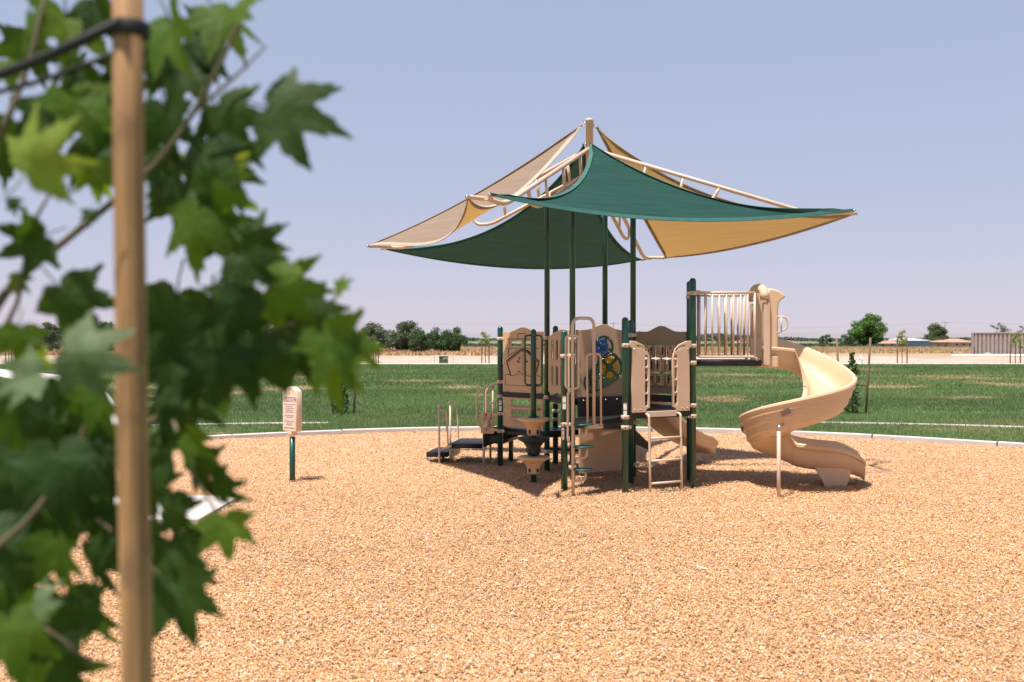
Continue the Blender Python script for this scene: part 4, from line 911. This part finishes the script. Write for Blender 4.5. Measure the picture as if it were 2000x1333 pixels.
# ------------------------------------------------ saplings and stakes on the lawn
SHRUB = [(.065, .12, .04), (.10, .165, .055), (.05, .09, .036)]
def stake(px0, y0, px1, y1, Y, label, r=.03, m=None):
    a, b = W(px0, y0, Y), W(px1, y1, Y); a.z = -.2
    o = MB().tube([a, lerp(a, b, .5) + Vector((.006, 0, 0)), b], [r, r * .95, r * .9], 10).build('wooden_stake', m or WOODF); return tag(o, label, 'stake', 'stakes holding young trees')
def shrub(px, yb, yt, wpx, Y, label, prof, n=38, cols=SHRUB, leaf=.045, neach=20):
    s = FPX / Y; g = W(px, yb, Y); top = W(px, yt, Y).z; T = thing('young_tree', label, 'tree', (g.x, Y, 0)); mb = MB().tube([(g.x, Y, -.1), (g.x + .02, Y, top * .5), (g.x - .03, Y, top * .97)], [.022, .016, .006], 8)
    cc = []; rr = []
    for i in range(n):
        t = (i + .5) / n; wd = np.interp(t, [p[0] for p in prof], [p[1] for p in prof]) * wpx / s / 2; a = i * 2.4; k = random.uniform(.2, .9)
        c = Vector((g.x + np.interp(t, [0, 1], [0, 0]) + math.cos(a) * wd * k, Y + math.sin(a) * wd * k, .06 + t * (top - .08))); cc.append(c); rr.append(wd * .45 + .035)
        if i % 2 == 0: mb.tube([(g.x, Y, c.z - .08), c], [.006, .003], 5)
    mb.build('trunk', BARK, T); leaf_cloud('crown', FOL, cc, rr, neach, leaf, cols, T, .8, .1); return T
Ys = FPX * 2 / (810 - HOR)
stake(652, 810, 641, 700, Ys, 'slanting wooden stake left of the young bush near the welcome sign')
stake(691, 808, 694, 697, Ys, 'wooden stake right of the young bush near the welcome sign')
tag(MB().tube([W(644, 758, Ys), W(693, 758, Ys)], .009, 6).build('cross_tie', RUBBER), 'thin dark tie joining the two stakes near the welcome sign', 'tie')
shrub(668, 808, 733, 44, Ys, 'young leafy bush between two stakes beyond the welcome sign', [(0, .5), (.12, .8), (.3, .95), (.42, .7), (.5, .3), (.62, .55), (.8, .7), (1, .3)])
stake(1642, 810, 1634, 661, Ys, 'wooden stake partly hidden by the spiral slide, left of the young tree')
stake(1690, 808, 1700, 660, Ys, 'tall wooden stake standing right of the young tree by the spiral slide')
tag(MB().tube([W(1670, 753, Ys), W(1694, 754.5, Ys)], .011, 6).build('cross_tie', RUBBER), 'short dark tie from the tall stake to the young tree by the slide', 'tie')
shrub(1664, 809, 688, 42, Ys, 'narrow leafy young tree beside the spiral slide', [(0, .45), (.12, .75), (.3, .95), (.45, .9), (.55, .8), (.72, .55), (.85, .3), (1, .12)], 40)
Yl = FPX * 2 / (782 - HOR)
stake(328, 780, 329, 690, Yl, 'wooden stake seen under the leaves just right of the large stake', .03)
stake(358, 778, 357, 690, Yl, 'second thin stake seen under the leaves right of the large stake', .025)
LIME = [(.20, .26, .05), (.24, .30, .06), (.16, .23, .05)]
def staked_sapling(px, Y, yt, ys, sp, where, cols=LIME, lean=0):
    g0 = HOR + CAMH * FPX / Y; s = FPX / Y; T = thing('young_tree', 'thin pale green staked sapling ' + where, 'tree', (W(px, g0, Y).x, Y, 0)); x = W(px, g0, Y).x; top = W(px, yt, Y).z
    mb = MB().tube([(x, Y, -.05), (x, Y, top * .6), (x + .05, Y, top * .95)], [.035, .025, .01], 8); cc = []; rr = []
    for i in range(16):
        t = random.random(); a = i * 2.4; wd = .5 * (1 - .5 * t) * random.uniform(.3, 1); c = Vector((x + math.cos(a) * wd, Y + math.sin(a) * wd, top * (.52 + .46 * t))); cc.append(c); rr.append(.18); mb.tube([(x, Y, c.z - .25), c], [.012, .005], 5)
    mb.build('trunk', BARK, T); leaf_cloud('crown', FOL, cc, rr, 24, .07, cols, T, .9, .1)
    for sx, w in ((-1, 'left'), (1, 'right')): stake(px + sx * sp, g0, px + sx * (sp + lean), ys, Y, f'stake on the {w} of the sapling {where}', .045)
staked_sapling(948, 71, 646, 667, 7, 'left of the play structure')
staked_sapling(1762, 71, 645, 657, 9.5, 'in front of the pale barn', lean=0)
staked_sapling(1983, 71, 648, 652, 10, 'in front of the shipping container')
staked_sapling(734, 75, 668, 680, 5, 'under the left end of the row of trees')
staked_sapling(215, 66, 645, 668, 10, 'left of the thick stake')
staked_sapling(308, 62, 650, 668, 10, 'right of the thick stake')
staked_sapling(17, 70, 655, 672, 6, 'near the left edge of the view')

# ------------------------------------------------ utility box, hydrant, container, buildings, poles
Yu = 70.5
ug = W(866.5, HOR + CAMH * FPX / Yu, Yu); UB = thing('utility_box', 'dark green utility box with yellow label and white guard frame', 'utility box', (ug.x, Yu, 0))
UGM = mat('utility_green', (.045, .085, .06), .5, .1)
ub_ = MB().box((ug.x, Yu, .27), (.66, .6, .54), None, .02).build('cabinet', UGM, UB); MB().box((ug.x, Yu - .01, .565), (.72, .66, .05), None, .015).build('lid', UGM, ub_)
MB().box((ug.x + .05, Yu - .305, .42), (.18, .012, .10)).build('warning_label', YEL, ub_); MB().box((ug.x + .26, Yu - .305, .46), (.08, .012, .12)).build('sticker', WHITE, ub_)
MB().tube(fillet([(ug.x - .72, Yu + .2, -.1), (ug.x - .72, Yu + .2, .62), (ug.x - .9, Yu - .2, .70)], .05, 4), .022, 8).build('guard_frame', WHITE, UB); MB().tube(fillet([(ug.x + .72, Yu + .2, -.1), (ug.x + .72, Yu + .2, .62), (ug.x + .9, Yu - .2, .70)], .05, 4), .022, 8).build('guard_frame', WHITE, UB); MB().tube([(ug.x - .72, Yu + .2, .62), (ug.x + .72, Yu + .2, .62)], .022, 8).build('guard_frame', WHITE, UB)
hg = W(1681, 712, 70); HY = thing('fire_hydrant', 'white fire hydrant at the far edge of the lawn right of the slide', 'hydrant', (hg.x, 70, 0))
MB().lathe([(.17, 0), (.17, .05), (.12, .06), (.115, .38), (.15, .40), (.15, .44), (.12, .46), (.10, .56), (.05, .62), (.03, .66)], (hg.x, 70, .02), 16).build('barrel', WHITE, HY)
for d in ((-1, 0, 0), (1, 0, 0), (0, -1, 0)): MB().lathe([(.06, 0), (.06, .17), (.075, .17), (.075, .21), (.02, .23)], (hg.x, 70, .34), 12, d).build('outlet', WHITE, HY)

Yc = FPX / 17.1; cl = W(1899, 694, Yc); Lc, Hc = 7.2, 2.59
CON = thing('shipping_container', 'grey corrugated shipping container at the right edge', 'container', (cl.x, Yc, 0))
CONM = mat('grey_container_paint', (.36, .295, .27), .6, .08, 1.5, dirt=((.25, .18, .14), 1.2, .66)); ucn = Vector((.9, -.40, 0)).normalized(); ncn = Vector((ucn.y, -ucn.x, 0)); c0 = Vector((cl.x, Yc, 0))
pts = []; x = .28
while x < Lc - .5:
    for dx, dz in ((0, 0), (.20, 0), (.25, -.07), (.36, -.07), (.41, 0)):
        pts.append((x + dx, dz))
    x += .42
rings = [[c0 + ucn * px_ + ncn * d + Vector((0, 0, z)) for px_, d in pts] for z in (.12, Hc - .1)]
MB().loft(rings, False, False, False).build('corrugated_wall', CONM, CON)
MB().box(c0 + ucn * (Lc / 2) - ncn * 1.2 + Vector((0, 0, Hc / 2)), (Lc - .08, 2.26, Hc - .08), ucn).build('body', CONM, CON)
for x in (.06, Lc - .06):
    for dd in (0.0, -2.4): MB().box(c0 + ucn * x + ncn * (dd + .0) + Vector((0, 0, Hc / 2)), (.16, .14, Hc), ucn, .01).build('corner_post', CONM, CON)
for z in (.06, Hc - .05): MB().box(c0 + ucn * (Lc / 2) + Vector((0, 0, z)), (Lc - .2, .12, .12), ucn, .01).build('side_rail', CONM, CON)
MB().box(c0 + ucn * .19 + ncn * .05 + Vector((0, 0, .62)), (.07, .05, .55), ucn).build('lock_bar', INK, CON)
SB = mat('blue_sign_print', (.03, .20, .42), .5, .05)
bs = MB().box(c0 + ucn * 6.15 + ncn * .06 + Vector((0, 0, 2.08)), (1.3, .03, .95), ucn, .005).build('blue_sign', SB, CON)
for z in (2.32, 2.0): MB().box(c0 + ucn * 6.25 + ncn * .08 + Vector((0, 0, z)), (1.0, .012, .16), ucn).build('white_band', WHITE, bs)
cb = MB().box(c0 + ucn * 1.55 + ncn * .7 + Vector((0, 0, .16)), (.5, .4, .30), ucn, .02).build('concrete_block', CONC); tag(cb, 'pale concrete block lying before the shipping container', 'block')
DM = mat('white_sand', (.74, .66, .58), .95, .06, 3)
rg = []
for i in range(25):
    x = -2.2 + i * .5; h = .06 + .20 * float(fbm(np.array([i * .3]), np.array([1.1]), 3)[0]) * min(1, i / 6); p = c0 + ucn * x + ncn * .9
    rg.append([p + ncn * .8 + Vector((0, 0, -.06)), p + ncn * .3 + Vector((0, 0, h * .7)), p + Vector((0, 0, h)), p - ncn * .4 + Vector((0, 0, h * .8)), p - ncn * .7 + Vector((0, 0, -.06))])
tag(MB().loft(rg, True, True).build('sand_heap', DM), 'low ridge of white sand along the foot of the container', 'sand')

ROOF = mat('terracotta_roof', (.48, .27, .19), .8, .15, 1); STUC = mat('cream_stucco', (.60, .48, .40), .8, .06, 1); BARNR = mat('pale_metal_roof', (.55, .54, .54), .5, .06, 1); BARNW = mat('pale_blue_metal', (.20, .33, .44), .6, .06, 1); GLASS = mat('dark_window_glass', (.04, .05, .06), .15, .1)
def house(px0, px1, yb, ye, yr, Y, label, wall=STUC, roof=ROOF, wins=3, depth=9, hip=True, name='house', garage=False):
    a, b = W(px0, yb, Y), W(px1, yb, Y); z0 = -.04; ze, zr = W(0, ye, Y).z, W(0, yr, Y).z; H = thing(name, label, 'house' if name == 'house' else 'barn', ((a.x + b.x) / 2, Y, z0)); w = b.x - a.x
    MB().box(((a.x + b.x) / 2, Y + depth / 2, (z0 + ze) / 2), (w, depth, ze - z0)).build('wall', wall, H); e = .35; k = min(w * .3, depth / 2) if hip else -.001
    v = [(a.x - e, Y - e, ze + .02), (b.x + e, Y - e, ze + .02), (b.x + e, Y + depth + e, ze + .02), (a.x - e, Y + depth + e, ze + .02), (a.x + k, Y + depth / 2, zr), (b.x - k, Y + depth / 2, zr)]
    rf = MB().add(v, [(0, 1, 5, 4), (1, 2, 5), (2, 3, 4, 5), (3, 0, 4), (3, 2, 1, 0)]).build('roof', roof, H)
    for i in range(wins):
        x = a.x + w * (i + .5) / wins; hh = (ze - z0); f = MB().box((x, Y - .02, z0 + hh * .5), (w / wins * .45, .08, hh * .42)).build('window', WHITE, H); MB().box((x, Y - .05, z0 + hh * .5), (w / wins * .38, .06, hh * .34)).build('pane', GLASS, f)
    return H, rf
house(1862, 1902, 677, 669, 662, 203, 'low house with terracotta roof left of the shipping container')
house(1846, 1870, 677, 669, 664.5, 206, 'pale house roof between the olive tree and the nearer house', wins=2)
house(1732, 1768, 677, 671.5, 666, 207, 'small far house behind the sapling left of the barn', wins=2)
house(1440, 1510, 676, 671, 662, 330, 'far house with brown roof seen past the slide entrance', wins=2)
house(1520, 1560, 677, 672, 665.5, 340, 'far house with terracotta roof just right of the slide hood', wins=2)
house(1776, 1816, 678, 666, 661, 204, 'pale blue metal barn with a white roof', BARNW, BARNR, 0, 16, False, 'barn')
house(150, 235, 690, 676, 671, 150, 'low pale building behind the white lamp post on the left', WHITE, WHITE, 2, 10, False)
def pole(px, yb, yt, Y, label, r, m, arms=True, cat='utility pole', name='utility_pole'):
    x = W(px, yb, Y).x; zt = W(px, yt, Y).z; T = thing(name, label, cat, (x, Y, 0)); MB().tube([(x, Y, -.2), (x, Y, zt)], [r, r * .7], 8).build('pole', m, T)
    if arms: MB().box((x, Y, zt - .4), (2.2, .12, .14)).build('crossarm', m, T)
    return Vector((x, Y, zt))
pw = [pole(1198, 680, 630, 300, 'utility pole showing above the gear panel', .14, WOODF), pole(1846, 680, 628, 300, 'utility pole behind the olive tree', .14, WOODF), pole(172, 690, 626, 260, 'utility pole behind the leaves on the left', .13, WOODF)]
pole(157, 700, 640, 62, 'white lamp post beyond the walk on the left', .10, WHITE, False, 'lamp post', 'lamp_post')
WIRE = mat('power_wire', (.25, .24, .25), .6, .05)
ends = [Vector((-260, 300, 11)), pw[0], pw[1], Vector((330, 300, 8.5))]
for a, b, lab in ((ends[0], ends[1], 'thin power line crossing the sky to the left pole'), (ends[1], ends[2], 'thin power line between the two poles behind the play structure'), (ends[2], ends[3], 'thin power line running right from the pole behind the olive tree')):
    tag(MB().tube([lerp(a, b, t) - Vector((0, 0, .35 + 1.6 * 4 * t * (1 - t))) for t in np.linspace(0, 1, 14)], .022, 5).build('power_line', WIRE), lab, 'power line')

# ------------------------------------------------ the plane tree and its stake in the foreground
YS = 1.42
b0, t0 = W(266, 1333, YS), W(249, 0, YS); dxy = (t0 - b0) / (t0.z - b0.z)
pts = [b0 + dxy * (z - b0.z) for z in (-.25, .3, .7, 1.1, 1.5, 1.9, 2.3, 2.72)]; pts = [p + Vector((.002 * math.sin(i * 2), 0, 0)) for i, p in enumerate(pts)]
stk = MB().tube(pts, [.0245, .0243, .0241, .0238, .0235, .0232, .0228, .0224], 20).build('wooden_stake', WOOD); tag(stk, 'thick round wooden stake close to the camera in front of the leaves', 'stake')
TR = W(-190, 660, 1.58)
TREE = thing('plane_tree', 'young plane tree with large lobed leaves close to the camera on the left', 'tree', (TR.x, TR.y, 0))
MB().tube([(TR.x, TR.y, -.1), (TR.x + .01, TR.y, .8), (TR.x - .01, TR.y + .01, 1.7), (TR.x + .02, TR.y, 2.5), (TR.x + .03, TR.y, 3.1)], [.026, .023, .019, .014, .008], 12).build('trunk', BARK, TREE)
tz = W(255, 60, YS); r0 = .028
tie = MB()
tie.lathe([(.0275, -.012), (.029, -.01), (.029, .01), (.0275, .012)], tz, 20)
for dz, dy in ((.004, -.028), (-.012, .030)):
    p = [tz + Vector((-.002, dy, dz)), lerp(tz, Vector((TR.x, TR.y, tz.z - .05)), .45) + Vector((0, dy * .6, dz - .028)), Vector((TR.x, TR.y + dy * .6, tz.z - .075))]
    tie.tube(fillet(p, .1, 6), .0085 if dy < 0 else .0045, 8)
tag(tie.build('tree_tie', RUBBER), 'black rubber tie from the wooden stake to the tree', 'tie')
BR = mat('twig_bark', (.17, .13, .08), .8, .25, 30)
branches = [([(-190, 900), (20, 555), (100, 492), (225, 392), (330, 300), (430, 130), (500, -30)], 1.62, .0085), ([(-190, 560), (5, 260), (60, 120), (100, -60)], 1.55, .007), ([(-190, 520), (60, 240), (150, 90), (210, -60)], 1.66, .0065),
            ([(-190, 1080), (120, 960), (330, 800), (450, 690), (560, 640), (640, 600), (662, 572)], 1.70, .008), ([(-190, 1250), (60, 1020), (150, 880), (200, 740)], 1.50, .007), ([(330, 800), (375, 930), (430, 1010)], 1.70, .005),
            ([(-190, 800), (30, 640), (60, 440), (110, 360)], 1.58, .006), ([(330, 300), (420, 380), (440, 500), (480, 600)], 1.66, .006), ([(120, 960), (250, 1060), (340, 1150)], 1.66, .006), ([(-190, 1350), (0, 1200), (100, 1230), (180, 1300)], 1.5, .007), ([(380, 220), (470, 140), (520, 90)], 1.6, .0035)]
for pl_, yy, r in branches:
    p = [W(x, y, yy + .05 * math.sin(x * .01)) for x, y in pl_]
    if pl_[0][0] == -190: p[0] = Vector((TR.x, TR.y, p[0].z))
    p = fillet(p, .08, 4); MB().tube(p, [r * (1 - .6 * i / len(p)) for i in range(len(p))], 8).build('branch', BR, TREE)
half = [(0, 1.16), (3, 1.0), (6, .92), (10, .83), (14, .78), (18, .66), (24, .57), (29, .53), (34, .62), (38, .76), (42, .86), (47, 1.10), (52, .88), (56, .88), (60, .76), (65, .75), (70, .62), (78, .55), (86, .60), (91, .70), (95, .74), (101, .96), (107, .74), (113, .70), (120, .60), (133, .54), (150, .46), (165, .36), (178, .20)]
_a = [h[0] for h in half]; _r = [h[1] for h in half]; fine = []
for i in range(64):
    a = 178 * i / 63; r = float(np.interp(a, _a, _r)); fine.append((a, r * (1 + (.045 if i % 3 == 1 else -.015) * (1 if 2 < i < 56 else .3))))
ol = fine + [(360 - a, r) for a, r in fine[1:][::-1]]
def leaf_mesh(seed, fold, droop, curl):
    random.seed(seed); V = []; F = []; n = len(ol); rings = (.0, .33, .66, 1.0); jit = [random.uniform(.93, 1.07) for _ in ol]
    def zf(x, y): return fold * abs(x) * 1.0 - droop * (max(y, 0) ** 2) - curl * (x * x) + .05 * math.sin(5 * x + seed) * math.sin(4 * y + seed * 2)
    for k in rings[1:]:
        for (a, r), j in zip(ol, jit):
            rr = r * j * k if k == 1 else (.42 + .58 * r) * .62 * k if k < .5 else (r * j * .7 + .3 * .5) * k
            rr = min(rr, r * j * (k + .0 if k < 1 else 1)); x = rr * math.sin(R(a)); y = rr * math.cos(R(a)); V.append((x, y, zf(x, y)))
    c = len(V); V.append((0, 0, 0))
    for i in range(n):
        k = (i + 1) % n; F.append((c, k, i))
        for q in range(2): F += [(q * n + i, q * n + k, (q + 1) * n + k, (q + 1) * n + i)]
    mb = MB().add(V, F, True)
    mb.tube([(0, -.2, .0), (.02, -.5, .03), (0, -.85, .16)], [.022, .018, .02], 6)
    me = bpy.data.meshes.new('leaf'); me.from_pydata(mb.v, [], mb.f); me.polygons.foreach_set('use_smooth', [True] * len(me.polygons)); return me
def leafmat(name, c, t, tw): 
    m = mat(name, c, .58, .28, 3, .35, 9, .22, trans=t, tw=tw); return m
LM = [leafmat('plane_leaf_dark', (.023, .052, .011), (.11, .20, .008), .32), leafmat('plane_leaf_mid', (.052, .104, .014), (.28, .42, .012), .42), leafmat('plane_leaf_pale', (.11, .155, .07), (.14, .22, .04), .3), leafmat('plane_leaf_lime', (.22, .30, .05), (.42, .50, .05), .5)]  # brighter leaf tones: sun and backlight put into the colour, plus yellowish small leaves
meshes = {}
for mi in range(4):
    for s_ in range(4):
        me = leaf_mesh(s_ * 7 + 3, (.22, .05, .35, -.1)[s_], (.25, .45, .15, .3)[s_], (.1, .35, .05, .3)[s_]); me.materials.append(LM[mi]); meshes[mi, s_] = me
random.seed(21)
spots = [(380, 90, 80, -95, 0, 1.72), (310, 120, 60, -100, 0, 1.7), (360, 380, 80, -90, 0, 1.72), (430, 330, 70, -70, 0, 1.7), (548, 215, 100, -15, 0, 1.5), (435, 225, 88, -60, 0, 1.6), (335, 55, 92, -70, 1, 1.6), (430, 30, 80, -50, 1, 1.66), (350, 140, 74, -95, 0, 1.7), (465, 22, 55, 70, 1, 1.5), (325, 230, 84, -85, 0, 1.62), (395, 300, 95, -95, 0, 1.6), (335, 345, 86, -85, 0, 1.68), (425, 365, 74, -80, 1, 1.58),
    (440, 455, 76, -70, 0, 1.7), (385, 430, 92, -100, 1, 1.6), (500, 470, 52, 30, 0, 1.66), (480, 510, 72, -40, 0, 1.6), (548, 560, 78, -5, 1, 1.6), (600, 610, 66, -40, 0, 1.66), (470, 590, 84, -95, 0, 1.58), (405, 640, 104, -95, 0, 1.62), (345, 600, 96, -90, 0, 1.72), (665, 562, 26, 40, 1, 1.66), (580, 535, 13, 90, 3, 1.6),
    (640, 665, 88, -60, 1, 1.56), (695, 680, 52, -42, 1, 1.58), (645, 708, 76, -88, 1, 1.6), (565, 680, 74, -90, 0, 1.66), (490, 690, 84, -95, 0, 1.6), (425, 710, 84, -85, 0, 1.55), (340, 700, 96, -90, 0, 1.66), (350, 790, 76, -65, 0, 1.7), (372, 850, 60, -45, 1, 1.66), (385, 905, 62, -70, 0, 1.7), (425, 950, 52, -40, 0, 1.68), (438, 1025, 58, -78, 1, 1.6), (335, 990, 76, -90, 0, 1.68), (330, 1080, 86, -80, 0, 1.66), (350, 1155, 88, -72, 0, 1.6), (468, 310, 22, 20, 3, 1.6), (325, 880, 80, -95, 0, 1.72), (315, 790, 70, -80, 0, 1.6), (380, 740, 72, -100, 0, 1.62), (290, 290, 60, -75, 0, 1.7), (600, 690, 60, -95, 0, 1.66),
    (62, 318, 92, 48, 3, 1.36), (150, 205, 92, -60, 1, 1.62), (95, 235, 80, -110, 0, 1.66), (170, 290, 74, -80, 0, 1.64), (55, 45, 60, -100, 1, 1.6), (130, 45, 84, -80, 1, 1.7), (190, 15, 62, -60, 0, 1.66), (25, 265, 64, -120, 0, 1.6), (185, 330, 54, -85, 1, 1.6), (130, 580, 88, -55, 0, 1.55), (25, 395, 22, -90, 0, 1.6), (178, 418, 22, -95, 0, 1.6), (70, 470, 62, -150, 0, 1.6), (40, 655, 54, -90, 1, 1.5), (60, 690, 50, -30, 3, 1.6), (150, 690, 92, -15, 2, 1.28), (200, 770, 84, -75, 1, 1.5), (60, 735, 62, -160, 2, 1.4), (115, 765, 60, -100, 0, 1.6), (40, 810, 74, -90, 0, 1.55), (25, 900, 96, -100, 0, 1.6), (110, 900, 104, -80, 0, 1.5), (190, 880, 84, -70, 0, 1.64), (60, 985, 84, -95, 0, 1.6), (180, 960, 74, -100, 0, 1.66), (115, 1070, 84, -80, 1, 1.5), (180, 1085, 74, -70, 0, 1.6), (45, 1110, 62, -85, 0, 1.62), (75, 1180, 44, 60, 2, 1.4), (130, 1190, 96, -78, 0, 1.6), (20, 1230, 94, -70, 1, 1.45), (100, 1290, 96, -60, 0, 1.6), (175, 1190, 74, -65, 0, 1.7), (55, 1340, 84, -60, 1, 1.5), (150, 130, 60, -95, 0, 1.7), (205, 240, 54, -90, 1, 1.7), (10, 130, 46, -60, 1, 1.6), (-20, 1050, 90, -60, 0, 1.55), (10, 780, 70, -60, 0, 1.66), (90, 850, 80, -120, 0, 1.7), (215, 1010, 60, -85, 0, 1.7), (165, 810, 66, -85, 0, 1.7), (35, 545, 30, -100, 1, 1.6),
    (300, 640, 70, -90, 0, 1.75), (290, 940, 66, -90, 0, 1.76), (520, 600, 60, -50, 1, 1.7), (230, 120, 50, -80, 0, 1.72), (270, 1040, 60, -85, 0, 1.76), (10, 980, 70, -90, 0, 1.7), (130, 990, 70, -90, 0, 1.72)]
for (xa, ya, xb, yb), cnt in (((-20, 790, 225, 1345), 9), ((295, 570, 400, 1000), 3), ((290, 0, 420, 330), 3), ((0, 0, 215, 330), 4), ((420, 590, 620, 720), 2)):
    for _ in range(cnt): spots.append((random.uniform(xa, xb), random.uniform(ya, yb), random.uniform(45, 85), random.uniform(-130, -40), random.choice((0, 0, 1)), random.uniform(1.68, 1.95)))
for n_, (px, py, rp2, ang, mi, yy) in enumerate(spots):
    hero = (px, py) in ((548, 215), (438, 1025), (350, 1155), (130, 580), (695, 680), (655, 562), (548, 560), (62, 318)); kx = .3 if hero else 1
    sz = rp2 * yy / FPX * 1.16; a = R(ang)
    tip = Vector((math.cos(a), random.uniform(-.35, .1), math.sin(a))).normalized(); nrm = Vector((random.uniform(-.95, .95) * kx, -1, random.uniform(-.35, .8) * kx)); nrm = (nrm - tip * nrm.dot(tip)).normalized(); sx = tip.cross(nrm)
    M = Matrix((sx, tip, nrm)).transposed().to_4x4(); M.translation = W(px, py, yy); M = M @ Matrix.Diagonal((sz * random.uniform(.85, 1.08), sz, sz, 1))
    o = bpy.data.objects.new('leaf', meshes[mi, random.randrange(4)]); link(o); o.parent = TREE; o.matrix_parent_inverse = Matrix.Translation(-TH[TREE.name]); o.matrix_basis = M

# repeats of a kind share a group
for o in list(COL.objects):
    k = {'field_tree': 'trees beyond the far edge of the lawn', 'young_tree': 'young trees planted on the lawn', 'house': 'low houses far beyond the field', 'utility_pole': 'utility poles on the horizon', 'power_line': 'power lines across the sky', 'cross_tie': 'ties between stakes'}.get(o.name.split('.')[0])
    if k and o.parent is None: o['group'] = k
